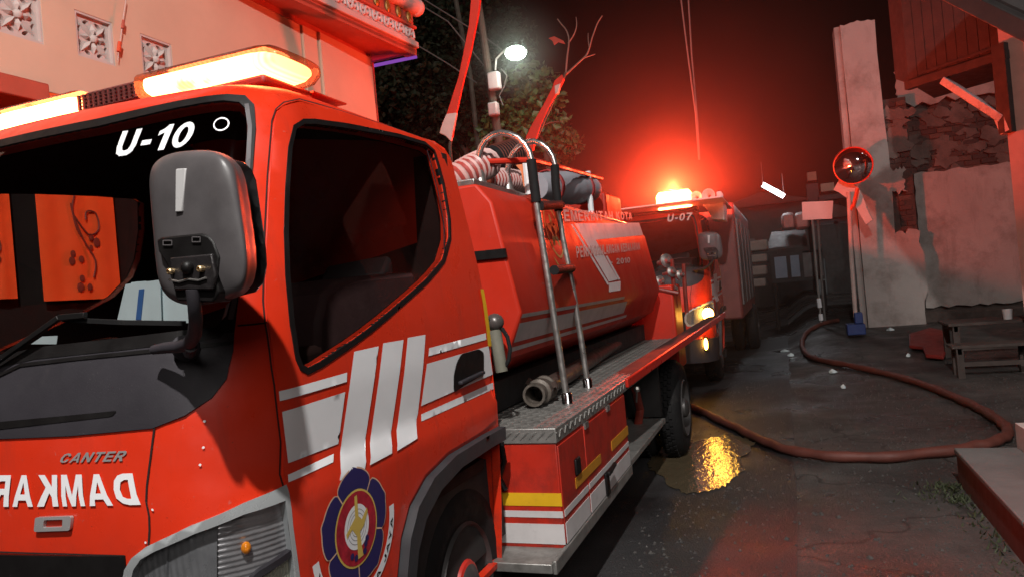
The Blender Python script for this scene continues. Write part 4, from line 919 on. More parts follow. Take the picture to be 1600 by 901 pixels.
# grit and small stones lying on road and yard
gm = MB(); r9 = random.Random(21)
for k in range(4200):
    y = 3.0 + 9 * r9.random() ** 1.5; x = r9.uniform(-.9, 2.4)
    if .75 < x and y < 5.2: continue
    s_ = r9.uniform(.003, .013) * (1.6 if r9.random() < .04 else 1); z_ = gz(x, y) + (.006 if x < -.07 else 0); h_ = s_ * .8; a9 = r9.uniform(0, 6.28)
    b9 = [V(x + s_ * math.cos(a9 + q_), y + s_ * math.sin(a9 + q_), z_ - .001) for q_ in (0, 1.7, 3.1, 4.6)]
    gm.add(b9 + [V(x, y, z_ + h_)], [(0, 1, 4), (1, 2, 4), (2, 3, 4), (3, 0, 4)])
o = obj('grit', gm, M('grit', (.055, .050, .047), .8, var=.4, scale=60), smooth=0, fix=False); o['kind'] = 'stuff'; o['label'] = 'small stones and grit scattered on road and yard'; o['category'] = 'grit'
# water lying on the road by the rear wheel
pp = [(1070, 771), (1092, 769), (1115, 764), (1132, 758), (1143, 746), (1158, 738), (1161, 726), (1157, 713), (1170, 704), (1181, 692), (1168, 684), (1150, 681), (1140, 676), (1122, 681), (1106, 684), (1086, 690), (1060, 693), (1036, 697), (1022, 708), (1012, 722), (1020, 735), (1034, 744), (1050, 760)]
P2 = []
for i in range(len(pp)):
    a, b = at(*pp[i], Z=.012), at(*pp[(i + 1) % len(pp)], Z=.012)
    for k in range(5): p = lerp(a, b, k / 5); P2.append((p.x + rnd.gauss(0, .010), p.y + rnd.gauss(0, .022)))
mw = bpy.data.materials.new('rippled_water'); mw.use_nodes = True; t = mw.node_tree; b = t.nodes['Principled BSDF']; co = nd(t, 'ShaderNodeTexCoord').outputs['Object']
t.links.new(mixcol(t, noise(t, co, 6), (.07, .05, .03), (.13, .10, .06)), b.inputs['Base Color']); b.inputs['Roughness'].default_value = .10; b.inputs['Specular IOR Level'].default_value = .6
mp = nd(t, 'ShaderNodeMapping'); mp.inputs['Scale'].default_value = (1, .55, 1); t.links.new(co, mp.inputs[0])
bp = nd(t, 'ShaderNodeBump'); bp.inputs['Strength'].default_value = 1.0; bp.inputs['Distance'].default_value = .0050; t.links.new(noise(t, mp.outputs[0], 24, 3, .6), bp.inputs['Height']); t.links.new(bp.outputs[0], b.inputs['Normal'])
mb = skin(MB(), P2, (), 0, 0, .08, lambda a, b_, o: Vector((a, b_, .0125))); struct(obj('puddle', mb, mw, fix=False))

# ------------------------------------------------------------------ house on the left
XW = -4.3
house = thing('house', 'pink plastered house with carved vent blocks and ornate cornice behind the front truck', 'house', (XW, 3, 0))
m_pink = M('cream_plaster', (.60, .40, .29), .75, var=.06, scale=2, bump=.06, bscale=25, dirt=.12, dirtcol=(.42, .33, .28), dscale=1.2)
m_soff = M('red_soffit', (.42, .075, .045), .6, var=.1)
m_trim = M('pink_trim', (.58, .40, .37), .6, var=.08, bump=.05)
m_shut = M('dark_shutter', (.012, .008, .007), .8, var=.2, spec=.2)
zt_ = at(505, 58, X=XW).z
vz1, vz0 = at(150, 27, X=XW).z, at(150, 95, X=XW).z
vy = [at(119, 50, X=XW).y, at(221, 80, X=XW).y]; sp__ = vy[1] - vy[0]; vw = at(178, 70, X=XW).y - vy[0]
vents = [(vy[0] + k * sp__, vy[0] + k * sp__ + vw) for k in (-1, 0, 1)]
ZB = 2.95
wall = MB(); edges_y = [.9] + [e for v_ in vents for e in v_] + [6.45]
wall.box(XW - .25, XW, .9, 6.45, ZB, vz0); wall.box(XW - .25, XW, .9, 6.45, vz1, zt_ + .6)
for k in range(0, len(edges_y), 2): wall.box(XW - .25, XW, edges_y[k], edges_y[k + 1], vz0, vz1)
obj('wall', wall, m_pink, house)
obj('lower_wall', MB().box(XW - .25, XW - .04, .9, 7.5, -.02, ZB - .002), m_shut, house)
def vent_holes():
    H = []
    for k in range(4):
        a = k * PI / 2
        for da, rm, h, wd in ((PI / 7, .37, .045, .085), (-PI / 7, .37, .045, .085), (0, .17, .06, .03), (PI / 4, .19, .035, .03)):
            an = a + da; d = Vector((math.cos(an), math.sin(an))); n = Vector((-d.y, d.x)); mid = d * rm
            H.append([tuple(mid + d * h * math.cos(q) + n * wd * math.sin(q)) for q in [j * PI / 5 for j in range(10)]])
    return H
for (ya, yb) in vents:
    c = ((ya + yb) / 2, (vz0 + vz1) / 2); hw, hh = (yb - ya) / 2, (vz1 - vz0) / 2
    fn = lambda a, b_, o: Vector((XW + o, c[0] + a * 2 * hw, c[1] + b_ * 2 * hh))
    v_ = obj('vent_block', skin(MB(), [(-.5, -.5), (.5, -.5), (.5, .5), (-.5, .5)], vent_holes(), -.03, .06, .12, fn), M('carved_block', (.52, .43, .40), .8, var=.08, bump=.1), house, fix=False)
    rel = MB()
    for k in range(8):
        a = k * PI / 4; d = Vector((math.cos(a), math.sin(a))); n = Vector((-d.y, d.x)); L = .46 if k % 2 else .30
        ctr = [tuple(d * (.05 + L * t_)) for t_ in (0, .5, 1)]
        p = [d * .04, d * (.04 + L * .5) + n * .06, d * (.04 + L), d * (.04 + L * .5) - n * .06]
        base = [fn(q.x, q.y, -.028) for q in p]; apex = fn(*(d * (.04 + L * .5)), .004)
        rel.add(base + [apex], [(0, 1, 4), (1, 2, 4), (2, 3, 4), (3, 0, 4)])
    rel.ball(fn(0, 0, -.02), .03, 10)
    obj('carved_petals', rel, v_.data.materials[0], v_, kind='stuff')
    fr = MB()
    for u0, u1, w0, w1 in ((-.5, .5, .45, .5), (-.5, .5, -.5, -.45), (-.5, -.45, -.45, .45), (.45, .5, -.45, .45)):
        fr.box(XW - .03, XW - .004, c[0] + u0 * 2 * hw, c[0] + u1 * 2 * hw, c[1] + w0 * 2 * hh, c[1] + w1 * 2 * hh)
    obj('block_frame', fr, v_.data.materials[0], v_)
    obj('vent_void', MB().box(XW - .24, XW - .22, ya, yb, vz0, vz1), m_shut, v_)
obj('pilaster', MB().box(XW - .45, XW + .05, 6.45, 7.45, -.02, zt_), m_pink, house)
obj('pilaster_strip', MB().box(XW - .44, XW + .022, 6.20, 6.452, -.02, zt_), m_pink, house)
obj('corner_post', MB().box(XW - .45, XW - .02, 7.452, 7.62, -.02, zt_), m_soff, house)
E1 = at(650, 86, X=-3.82); E0 = at(462, 0, Z=E1.z); dd = (E0 - E1).normalized(); Eb = E1 + dd * 5.6
nn = Vector((-dd.y, dd.x, 0)); nn = nn if nn.x > 0 else -nn
zc_ = E1.z
obj('soffit', MB().prism([V(XW - .3, E1.y, zc_ + .02), E1 + V(0, 0, .02), Eb + V(0, 0, .02), V(XW - .3, Eb.y, zc_ + .02)], (0, 0, .03)), m_soff, house)
obj('eave_beam', MB().box(XW - .3, XW + .02, .9, 7.5, zt_ + .001, zc_ + .019), m_soff, house)
def along(name, z0, z1, o0, o1, mat, ext=0., **kw):
    a, b_ = E1 - dd * ext, Eb
    return obj(name, MB().hexa([a + nn * o0 + V(0, 0, z0), a + nn * o1 + V(0, 0, z0), b_ + nn * o1 + V(0, 0, z0), b_ + nn * o0 + V(0, 0, z0), a + nn * o0 + V(0, 0, z1), a + nn * o1 + V(0, 0, z1), b_ + nn * o1 + V(0, 0, z1), b_ + nn * o0 + V(0, 0, z1)]), mat, house, **kw)
along('cornice_foot', -.01, .07, -.12, .0, m_soff, .02)
along('cornice_ledge', .075, .15, -.12, .035, m_trim, .03, bevel=.01)
along('frieze', .152, .30, -.12, .0, m_trim, .0)
along('cornice_lip', .302, .33, -.12, .03, m_soff, .02)
along('gold_frieze', .332, .48, -.12, .0, M('dark_red_frieze', (.36, .08, .05), .6), .0)
m_scroll = M('pale_scroll', (.62, .48, .46), .6, var=.1); m_gild = M('gilding', (.30, .15, .03), .45, .4, var=.3, scale=20)
path = smooth_path([V(-.075, 0, -.04), V(-.06, 0, .035), V(-.01, 0, .045), V(.01, 0, .0), V(-.02, 0, -.02), V(-.03, 0, .005)], 4); path2 = smooth_path([V(.0, 0, .04), V(.04, 0, -.045), V(.085, 0, -.03), V(.085, 0, .03), V(.055, 0, .03), V(.055, 0, .0)], 4)
sc0 = None; gd0 = None
ang = math.atan2(dd.y, dd.x)
for k in range(26):
    p = E1 + dd * (.10 + k * .21) + nn * .012
    if sc0 is None:
        mb = MB(); mb.tube(path, .013, 6); sc0 = obj('scroll', mb, m_scroll, house); o = sc0
        mb = MB(); mb.tube(path2, .013, 6); o2 = obj('scroll', mb, m_scroll, house); sc1 = o2
        gd0 = obj('gilded_lotus', MB().ball((0, 0, 0), .058, 10, (.75, .4, 1.2)), m_gild, house); o3 = gd0
    else:
        o = sc0.copy(); COL.objects.link(o); o2 = sc1.copy(); COL.objects.link(o2); o3 = gd0.copy(); COL.objects.link(o3)
    for q, zz in ((o, .226), (o2, .226), (o3, .41)):
        q.matrix_parent_inverse = Matrix.Translation(-house.location); q.location = p + V(0, 0, zz); q.rotation_euler = (0, 0, ang)
obj('cornice_roll', MB().tube([E1 - dd * .06 + nn * .02 + V(0, 0, .57), Eb + nn * .02 + V(0, 0, .57)], .095, 14), m_trim, house)
obj('roll_end', MB().ball(E1 - dd * .06 + nn * .02 + V(0, 0, .57), .105, 14), m_trim, house)
obj('parapet', MB().hexa([Eb + V(-.5, 0, .5), E1 + V(-.5, 0, .5), E1 + nn * .02 + V(0, 0, .5), Eb + nn * .02 + V(0, 0, .5), Eb + V(-.5, 0, 1.6), E1 + V(-.5, 0, 1.6), E1 + V(0, 0, 1.6), Eb + V(0, 0, 1.6)]), m_trim, house)
a, b_ = E1 + V(.0, .01, -.02), at(579, 104, Y=E1.y)
obj('purple_led_strip', MB().bar(a, b_, .03, .03), emit('purple_led', (.42, .12, .75), .55), house)
p = at(70, 160, X=-4.0); obj('awning_edge', MB().box(XW, -3.95, .9, p.y, p.z - .02, p.z + .10), m_soff, house, bevel=.01)
# orange cloth panels hanging on the house wall, seen through the cab
m_or = M('orange_cloth', (.80, .085, .012), .7, var=.06, scale=3); m_vine = M('vine_print', (.16, .02, .01), .7)
XP = XW + .02
def panel_cloth(x0, x1, label):
    Ya, Yb = at(x0, 390, X=XP).y, at(x1, 390, X=XP).y; zb_ = at((x0 + x1) / 2, 468, X=XP).z
    th = thing('cloth_panel', label, 'cloth panel', (XP, Ya, zb_), 'orange cloth panels on the house wall')
    mb = MB(); n = 14; mb.add([(XP + .006 * math.sin(k * 1.3), lerp(Ya, Yb, k / n), z) for z in (zb_, 2.94) for k in range(n + 1)], [(k, k + 1, n + 2 + k, n + 1 + k) for k in range(n)])
    obj('cloth', mb, m_or, th)
    W = Yb - Ya; H = 2.94 - zb_; O = lambda a, b2: V(XP + .012, Ya + a * W, zb_ + b2 * W)
    vm = MB(); vm.tube(smooth_path([O(.62, .25), O(.66, .45), O(.52, .7), O(.42, 1.0), O(.46, 1.2)], 4), .006, 5); vm.tube(smooth_path([O(.44, .95), O(.6, .75), O(.74, .82), O(.72, 1.0), O(.6, 1.02), O(.58, .92)], 4), .006, 5); vm.tube(smooth_path([O(.5, .72), O(.44, .85), O(.4, 1.1)], 4), .005, 5)
    obj('vine_print', vm, m_vine, th, kind='stuff')
    for (a, b2, r) in ((.63, .72, .03), (.70, .66, .04), (.62, .6, .02), (.38, .52, .03), (.36, .44, .035), (.48, .46, .03), (.47, .24, .03), (.44, .14, .04), (.56, .14, .03)):
        obj('printed_leaf', MB().ball(O(a, b2), W * r * 1.2, 8, (.1, 1, 1.2)), m_vine, th)
panel_cloth(62, 184, 'orange cloth panel with vine print, right one seen through the windscreen')
panel_cloth(-75, 22, 'orange cloth panel at picture edge, left one seen through the windscreen')
# little hanging cable on the wall
mb = MB(); mb.tube([at(x, y, X=XW + .03) for x, y in ((197, 0), (193, 25), (190, 50), (186, 75), (184, 95))], .003, 6); cab_ = obj('wall_cable', mb, m_trim); tag(cab_, 'thin cable hanging down the pink wall between two vent blocks', 'cable')
mb = MB(); mb.tube([at(x, y, X=XW + .035) for x, y in ((193, 32), (191.3, 45))], .010, 8); obj('cable_connector', mb, m_soff, cab_)
mb = MB(); mb.tube([at(x, y, X=XW + .035) for x, y in ((187, 66), (185, 81))], .013, 8); obj('cable_connector', mb, M('red_tag', (.7, .08, .03), .5), cab_)
# ------------------------------------------------------------------ tree, street lamp, poles, cables, flags
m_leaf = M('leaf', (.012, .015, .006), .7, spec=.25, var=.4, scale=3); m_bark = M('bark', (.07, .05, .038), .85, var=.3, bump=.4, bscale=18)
m_cable = M('cable', (.10, .09, .085), .6, var=.1)
def tree(label, clumps, base, nleaf, seed, leafmat=None):
    r_ = random.Random(seed); th = thing('tree', label, 'tree', base)
    trk = MB(); tops = [Vector(c[0]) for c in clumps]; mid = sum(tops, Vector()) / len(tops); fork = Vector((base[0], base[1], mid.z * .45))
    trk.tube(smooth_path([Vector(base), lerp(Vector(base), fork, .5) + V(.06, .05, 0), fork], 4), [.16 - .006 * k for k in range(9)], 9)
    for c in tops: trk.tube(smooth_path([fork, lerp(fork, c, .5) + V(r_.uniform(-.2, .2), r_.uniform(-.2, .2), .2), c], 4), [.09 - .009 * k for k in range(9)], 7)
    obj('trunk', trk, m_bark, th)
    lf = MB()
    for k in range(nleaf):
        c, rr = clumps[r_.randrange(len(clumps))]; c = Vector(c)
        u = Vector((r_.gauss(0, 1), r_.gauss(0, 1), r_.gauss(0, 1))).normalized() * (r_.random() ** .45); p = c + Vector((u.x * rr[0], u.y * rr[1], u.z * rr[2]))
        L = r_.uniform(.10, .21); W = L * r_.uniform(.26, .4); d = Vector((r_.gauss(0, 1), r_.gauss(0, 1), r_.gauss(-.3, .7))).normalized(); s_ = d.orthogonal().normalized(); s_.rotate(Matrix.Rotation(r_.uniform(0, 6.28), 3, d)); s_ *= W; nrm_ = d.cross(s_).normalized() * W * .3
        lf.add([p, p + d * L * .5 + s_ + nrm_, p + d * L, p + d * L * .5 - s_ + nrm_], [(0, 1, 2), (0, 2, 3)])
    obj('crown', lf, leafmat or m_leaf, th, smooth=0, fix=False, kind='stuff')
def cl(x, y, Y, rx_, rz_): p = at(x, y, Y=Y); return (p, (rx_, rx_ * 1.1, rz_))
tree('dense dark leafy tree behind the wooden lamp pole', [cl(660, 60, 15.5, 1.1, 1.0), cl(630, 130, 15, 1.0, .9), cl(700, 120, 15.5, 1.1, 1.0), cl(720, 40, 16, 1.2, 1.0), cl(690, 190, 15, 1.0, .8), cl(610, 60, 16, .9, 1.0), cl(740, 180, 15.4, 1.0, .8), cl(600, 170, 15, .8, .8), cl(780, 60, 16.5, .9, .9)], (-6.2, 15.4, 0), 9500, 5)
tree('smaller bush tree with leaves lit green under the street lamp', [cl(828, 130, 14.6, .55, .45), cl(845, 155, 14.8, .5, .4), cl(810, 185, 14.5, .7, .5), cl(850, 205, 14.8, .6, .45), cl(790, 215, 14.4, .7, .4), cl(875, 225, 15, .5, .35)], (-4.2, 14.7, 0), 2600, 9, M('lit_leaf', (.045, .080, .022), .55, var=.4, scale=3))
lp_ = thing('street_lamp', 'leaning wooden lamp pole with two meter boxes and white street lamp', 'street lamp', (-4.4, 13, 0))
pt, pb = at(744, -20, Y=13), at(781, 232, Y=13); dirp = (pb - pt) / (pt.z - pb.z); pg = pb + dirp * pb.z
obj('pole', MB().tube([pt, pb, pg], [.06, .085, .11], 10), m_bark, lp_)
lp_.location = pg
for o in lp_.children: o.matrix_parent_inverse = Matrix.Translation(-pg)
m_box = M('meter_box', (.42, .36, .36), .6, var=.12, dirt=.2)
for (x, y, w1, h1) in ((772, 127, .23, .33), (771, 171, .19, .25)):
    c = at(x, y, Y=12.85); obj('meter_box', MB().box(c.x - w1 / 2, c.x + w1 / 2, 12.78, 12.95, c.z - h1 / 2, c.z + h1 / 2), m_box, lp_, bevel=.03)
mb = MB(); mb.tube([at(x, y, Y=12.9) for x, y in ((774, 110), (775, 93), (783, 84), (793, 75))], .022, 8); obj('lamp_arm', mb, m_steel, lp_)
c = at(806, 83, Y=12.85); hd_ = obj('lamp_head', MB().lathe(c + V(0, 0, .10), (0, 0, -1), [(.001, 0), (.12, .02), (.21, .07), (.22, .09), (.001, .09)], 20), m_steel, lp_)
obj('lamp_glass', MB().ball(c, .20, 18, (1, 1, .62)), emit('lamp_light', (.80, 1., .86), 14), lp_)
mb = MB(); mb.tube([at(x, y, Y=12.9) for x, y in ((783, 108), (792, 118), (788, 135), (780, 150), (786, 165))], .012, 6); obj('lead_wire', mb, m_cable, lp_)
lamp('street_lamp_light', c + V(.1, -.4, -.3), (.82, 1, .86), 45, .12)
halo = obj('lamp_halo', MB().ball(V(0, 0, 0), 1, 20), None, None); halo.data.materials.clear(); halo.location = c; halo.scale = (1.25, 1.25, 1.15); halo['kind'] = 'stuff'  # scattering ball added to draw a halo round the lamp
m = bpy.data.materials.new('halo'); m.use_nodes = True; t = m.node_tree; t.nodes.clear(); o_ = nd(t, 'ShaderNodeOutputMaterial'); pv = nd(t, 'ShaderNodeVolumePrincipled'); pv.inputs['Color'].default_value = (.9, .95, .9, 1)
co = nd(t, 'ShaderNodeTexCoord').outputs['Object']; ln_ = nd(t, 'ShaderNodeVectorMath', operation='LENGTH'); t.links.new(co, ln_.inputs[0]); fall = mrange(t, ln_.outputs['Value'], 1.0, 0.0, 0, 1)
pw = nd(t, 'ShaderNodeMath', operation='POWER'); t.links.new(fall, pw.inputs[0]); pw.inputs[1].default_value = 1.8; mu = nd(t, 'ShaderNodeMath', operation='MULTIPLY'); t.links.new(pw.outputs[0], mu.inputs[0]); mu.inputs[1].default_value = .16
t.links.new(mu.outputs[0], pv.inputs['Density']); t.links.new(pv.outputs[0], o_.inputs['Volume']); halo.data.materials.append(m)
# street lamp above and behind the viewer: it throws the wing mirror's shadow and shows in the convex mirror
kp = V(.35, -1.35, 5.9)
kl = thing('street_lamp', 'street lamp on steel pole above and behind the viewer, lighting the cab', 'street lamp', V(1.5, -1.9, 0))
obj('pole', MB().tube(smooth_path([V(1.5, -1.9, 0), V(1.5, -1.9, 3), V(1.5, -1.9, 5.4), V(1.3, -1.8, 6.1), V(.5, -1.42, 6.15)], 5), .05, 10), m_steel, kl)
obj('lamp_head', MB().lathe(kp + V(0, 0, .24), (0, 0, -1), [(.001, 0), (.1, .01), (.17, .08), (.19, .12), (.17, .12), (.12, .06), (.001, .05)], 20), m_steel, kl)
obj('lamp_glass', MB().ball(kp + V(0, 0, .14), .09, 12), emit('key_lamp_glass', (1, .95, .9), 20), kl)
lamp('street_lamp_light', kp, (1, .97, .93), 1950, .07)
obj_ = lambda pts, Y, r: MB().tube([at(x, y, Y=Y) for x, y in pts], r, 6)
for k, (L, Y, lab) in enumerate((([(655, -5), (760, 60), (800, 90)], 13.2, 'upper of two pale cables running from the eave to the lamp pole'), ([(660, 10), (700, 34), (757, 104)], 13.1, 'lower pale cable sagging from the eave to the lamp pole'),
        ([(650, 70), (700, 100), (745, 130)], 13.4, 'thin dark cable crossing the tree at mid height'), ([(1063, -10), (1074, 80), (1087, 180), (1092, 250)], 10.5, 'left of two hanging cables in the dark sky above the beacon'), ([(1075, -10), (1081, 90), (1090, 190), (1093, 250)], 10.6, 'right of two hanging cables in the dark sky above the beacon'))):
    tag(obj('cable', obj_(L, Y, .014 if k < 3 else .011), m_cable), lab, 'cable')
tag(obj('thin_pole', MB().tube([at(712, 0, Y=13.8), at(735, 120, Y=13.8), at(748, 240, Y=13.8), V(at(748, 240, Y=13.8).x + .1, 13.8, 0)], .05, 8), m_bark), 'slim dark pole between the tall red flag and lamp pole', 'pole')
m_flag = M('red_flag_cloth', (.62, .03, .012), .7, var=.1, bump=.2, bscale=14); m_flagw = M('white_flag_cloth', (.66, .42, .38), .7, var=.12, bump=.2, bscale=14)
def flag(label, Y, red, white, pole):
    th = thing('furled_flag', label, 'flag', at(*pole[0], Y=Y + .05))
    obj('red_cloth', MB().prism([at(x, y, Y=Y) for x, y in red], (0, .05, 0)), m_flag, th, bevel=.01)
    obj('white_cloth', MB().prism([at(x, y, Y=Y - .008) for x, y in white], (0, .05, 0)), m_flagw, th, bevel=.01)
    pl_ = [at(x, y, Y=Y + .03) for x, y in pole]; pl_ = [V(pl_[0].x, pl_[0].y, 0)] + pl_; obj('staff', MB().tube(pl_, .018, 8), m_bark, th)
flag('tall furled red flag with white foot leaning behind the cab', 7.2, [(693, 206), (698, 176), (716, 120), (732, 40), (737, -20), (752, -20), (747, 20), (735, 80), (722, 132), (712, 178), (706, 215)], [(686, 208), (691, 192), (697, 178), (713, 176), (708, 200), (704, 221), (696, 213)], [(703, 228), (745, -20)])
flag('short furled red flag ending in dry twigs behind the ladder', 8.4, [(818, 232), (822, 212), (832, 192), (848, 165), (862, 138), (866, 126), (878, 116), (881, 124), (872, 142), (858, 168), (846, 194), (838, 216), (832, 236)], [(866, 134), (876, 130), (872, 146), (867, 148)], [(828, 240), (884, 114)])
tw = thing('dry_branch', 'bare dry branch standing up from the short red flag', 'branch', at(884, 116, Y=8.45))
mb = MB()
for L, r in (([(884, 117), (886, 90), (889, 64), (885, 48), (877, 38), (871, 30)], .012), ([(888, 68), (897, 54), (901, 40), (900, 27)], .009), ([(884, 117), (902, 100), (915, 88), (920, 78), (925, 60), (933, 38), (941, 25)], .012), ([(912, 91), (930, 85)], .008), ([(921, 76), (919, 62), (919, 52)], .007), ([(888, 75), (886, 100)], .008), ([(842, 202), (858, 192), (880, 190)], .006)):
    P = smooth_path([at(x, y, Y=8.45) for x, y in L], 3); mb.tube(P, [r * (1 - .55 * k / len(P)) for k in range(len(P))], 6)
obj('twigs', mb, M('dry_twig', (.16, .10, .08), .8, var=.2), tw, kind='stuff')
obj('dead_leaf', MB().prism([at(x, y, Y=8.45) for x, y in ((857, 60), (866, 57), (880, 64), (883, 69), (872, 66), (866, 71), (863, 64))], (0, .006, 0)), M('dead_leaf', (.35, .05, .03), .8), tw)
# ------------------------------------------------------------------ old wall on the right
def plaster(name, col, dirt, dcol):
    m = M(name, col, .85, var=.10, scale=1.6, bump=.35, bscale=9, dirt=dirt, dirtcol=dcol, dscale=1.7); t = m.node_tree; b = t.nodes['Principled BSDF']
    co = nd(t, 'ShaderNodeTexCoord').outputs['Object']; src = b.inputs['Base Color'].links[0].from_socket
    mp = nd(t, 'ShaderNodeMapping'); mp.inputs['Scale'].default_value = (1, 1, .22); t.links.new(co, mp.inputs[0])
    run = mrange(t, noise(t, mp.outputs[0], 4.5, 6, .7), .55, .75, 0, .55); c = mixcol(t, run, src, dcol)
    spots = mrange(t, noise(t, co, 7, 8, .75), .66, .72, 0, .8); c = mixcol(t, spots, c, (.05, .04, .035)); t.links.new(c, b.inputs['Base Color']); return m
m_pl = plaster('old_white_plaster', (.36, .31, .29), .6, (.17, .135, .12)); m_mort = M('mortar', (.06, .042, .036), .95, var=.3, scale=8, bump=.6, bscale=20)
YP = 14.0
m_scab = plaster('plaster_scab', (.14, .105, .092), .7, (.06, .045, .038))
X = lambda x, y, Y_=YP: at(x, y, Y=Y_).x
Zp = lambda x, y, Y_=YP: at(x, y, Y=Y_).z
old = thing('ruined_wall', 'old white plaster wall with tall pillar and bare brick patches', 'wall', (2.2, YP, gz(2, YP)))
z0 = Zp(1355, 512)
def slab(name, x0, x1, y0, y1, za, zb, mat, n=10, jit=.03, seed=1, par=old):
    """upright slab with an uneven outline and gently wavy face"""
    r_ = random.Random(seed); P = []
    for k in range(n): P.append((lerp(x0, x1, k / n), za + r_.uniform(-jit, jit)))
    for k in range(n): P.append((x1 + r_.uniform(-jit, jit), lerp(za, zb, k / n)))
    for k in range(n): P.append((lerp(x1, x0, k / n), zb + r_.uniform(-jit, jit)))
    for k in range(n): P.append((x0 + r_.uniform(-jit * .3, jit * .3), lerp(zb, za, k / n)))
    return obj(name, MB().prism([(a, y0, b) for a, b in P], (0, y1 - y0, 0)), mat, par, smooth=20)
xl, xm, xr = X(1337, 300), X(1392, 300), X(1432, 300)
slab('pillar', xl, xm, YP, YP + .45, z0 - .4, Zp(1350, 32), m_pl, jit=.025, seed=2)
obj('pillar_side', MB().box(xl - .10, xl - .005, YP + .06, YP + .45, z0 - .4, Zp(1325, 38)), m_pl, old)
slab('pillar_footing', xm - .06, xr, YP + .012, YP + .40, z0 - .4, Zp(1410, 362), m_pl, jit=.05, seed=4)
slab('pillar_mid', xm - .05, X(1416, 300), YP + .03, YP + .38, Zp(1410, 300), Zp(1410, 262), m_pl, jit=.04, seed=5)
obj('pillar_core', MB().box(xm - .02, xr - .02, YP + .10, YP + .40, Zp(1410, 365), Zp(1410, 150)), m_mort, old)
YW = 14.35
xw0, xw1 = X(1440, 400, YW), X(1640, 400, YW)
slab('plaster_panel', xw0, xw1, YW + .03, YW + .25, Zp(1500, 476, YW), Zp(1500, 263, YW), m_pl, 16, .035, 7)
obj('wall_core', MB().box(xw0 - .1, xw1, YW + .08, YW + .24, Zp(1500, 500, YW) - .5, Zp(1500, 20, YW)), m_mort, old)
slab('upper_plaster', X(1400, 130, YW), xw1, YW + .02, YW + .07, Zp(1500, 152, YW), Zp(1500, 95, YW), m_pl, 16, .06, 8)
obj('rubble_footing', MB().box(xw0 - .25, xw1, YW - .15, YW + .07, Zp(1500, 520, YW) - .3, Zp(1500, 482, YW)), m_mort, old, bevel=.05)
# exposed bricks, each its own piece
bm_ = bmesh.new(); bmesh.ops.create_cube(bm_, size=1); bmesh.ops.bevel(bm_, geom=list(bm_.edges), offset=.05, segments=1, affect='EDGES'); bme = bpy.data.meshes.new('brick'); bm_.to_mesh(bme); bm_.free()
m_bk = [M('brick_%d' % k, c, .9, var=.25, scale=7, bump=.5, bscale=22) for k, c in enumerate(((.075, .042, .035), (.055, .034, .030), (.11, .065, .052)))]
bmes = []
for m__ in m_bk: q = bme.copy(); q.materials.append(m__); bmes.append(q)
r_ = random.Random(11)
def bricks(x0, x1, za, zb, y, lim=400, bl=.215, bh=.068):
    k = 0; z = za; row = 0
    while z < zb - .03:
        x = x0 - (bl / 2 if row % 2 else 0)
        while x < x1:
            a, b_ = max(x, x0), min(x + bl - .012, x1)
            if b_ - a > .05 and r_.random() > .16:
                o = bpy.data.objects.new('brick', bmes[r_.choice((0, 0, 1, 1, 2))]); COL.objects.link(o); o.parent = old; o.matrix_parent_inverse = Matrix.Translation(-old.location)
                o.location = ((a + b_) / 2, y + r_.uniform(-.012, .006), z + bh / 2 + r_.uniform(-.004, .004)); o.scale = (b_ - a, .11, bh - .010); o.rotation_euler = (r_.uniform(-.05, .05), r_.uniform(-.03, .03), r_.uniform(-.04, .04)); k += 1
            x += bl
        z += bh; row += 1
    return k
bricks(xw0 - .06, X(1596, 220, YW), Zp(1500, 268, YW), Zp(1500, 158, YW), YW + .125, bl=.24, bh=.088)
bricks(xm + .01, xr - .03, Zp(1410, 262), Zp(1410, 158), YP + .142, bl=.2, bh=.088)
bricks(X(1407, 330), xr - .03, Zp(1410, 362), Zp(1410, 300), YP + .142, bl=.2, bh=.088)
# scabs of old plaster still clinging to the bricks
for k in range(60):
    cx_ = r_.uniform(xw0, X(1590, 220, YW)) if k < 45 else r_.uniform(xm, xr); cz_ = r_.uniform(Zp(1500, 262, YW), Zp(1500, 160, YW)); yy = (YW if k < 45 else YP) + .045 + r_.uniform(0, .02); s_ = r_.uniform(.06, .2)
    pts = [V(cx_ + s_ * math.cos(j * PI / 6) * r_.uniform(.5, 1.3), yy, cz_ + s_ * .7 * math.sin(j * PI / 6) * r_.uniform(.5, 1.3)) for j in range(12)]
    obj('plaster_scab', MB().prism(pts, (0, .05, 0)), m_scab, old)
# ------------------------------------------------------------------ house with overhanging timber storey at far right
m_wood = M('brown_boards', (.024, .014, .012), .75, var=.25, scale=4, bump=.3, bscale=14); m_beam = M('dark_beam', (.022, .016, .015), .7, var=.3); m_wornw = M('worn_white_paint', (.50, .52, .55), .7, var=.1, dirt=.45, dirtcol=(.05, .04, .035), dscale=9)
ho = thing('timber_house', 'pink walled house at right edge with brown timber overhang on braces', 'house', at(1590, 470, Y=9.6) * 1.0)
ho.location.z = 0
A = at(1420, 131, Y=10.6); d45 = Vector((.72, -.69, 0)).normalized(); nf = Vector((-d45.y, d45.x, 0)); nf = nf if nf.y < 0 else -nf
def onf(x, y, off=0.): return atplane(x, y, A, nf) + nf * off
B = onf(1568, 84)
zt2 = A.z + 2.4
boards = 9
for k in range(boards):
    p, q = lerp(A, V(B.x, B.y, A.z), k / boards), lerp(A, V(B.x, B.y, A.z), (k + 1) / boards - .006); za = lerp(A.z, B.z, k / boards); zb2 = lerp(A.z, B.z, (k + 1) / boards)
    obj('cladding_board', MB().prism([V(p.x, p.y, za), V(q.x, q.y, zb2), V(q.x, q.y, zt2), V(p.x, p.y, zt2)], -nf * (.03 + .008 * (k % 2))), m_wood, ho)
bk = Vector((-.35, 1, 0)).normalized() * 1.0
A2 = at(1399, 124, Y=10.95)
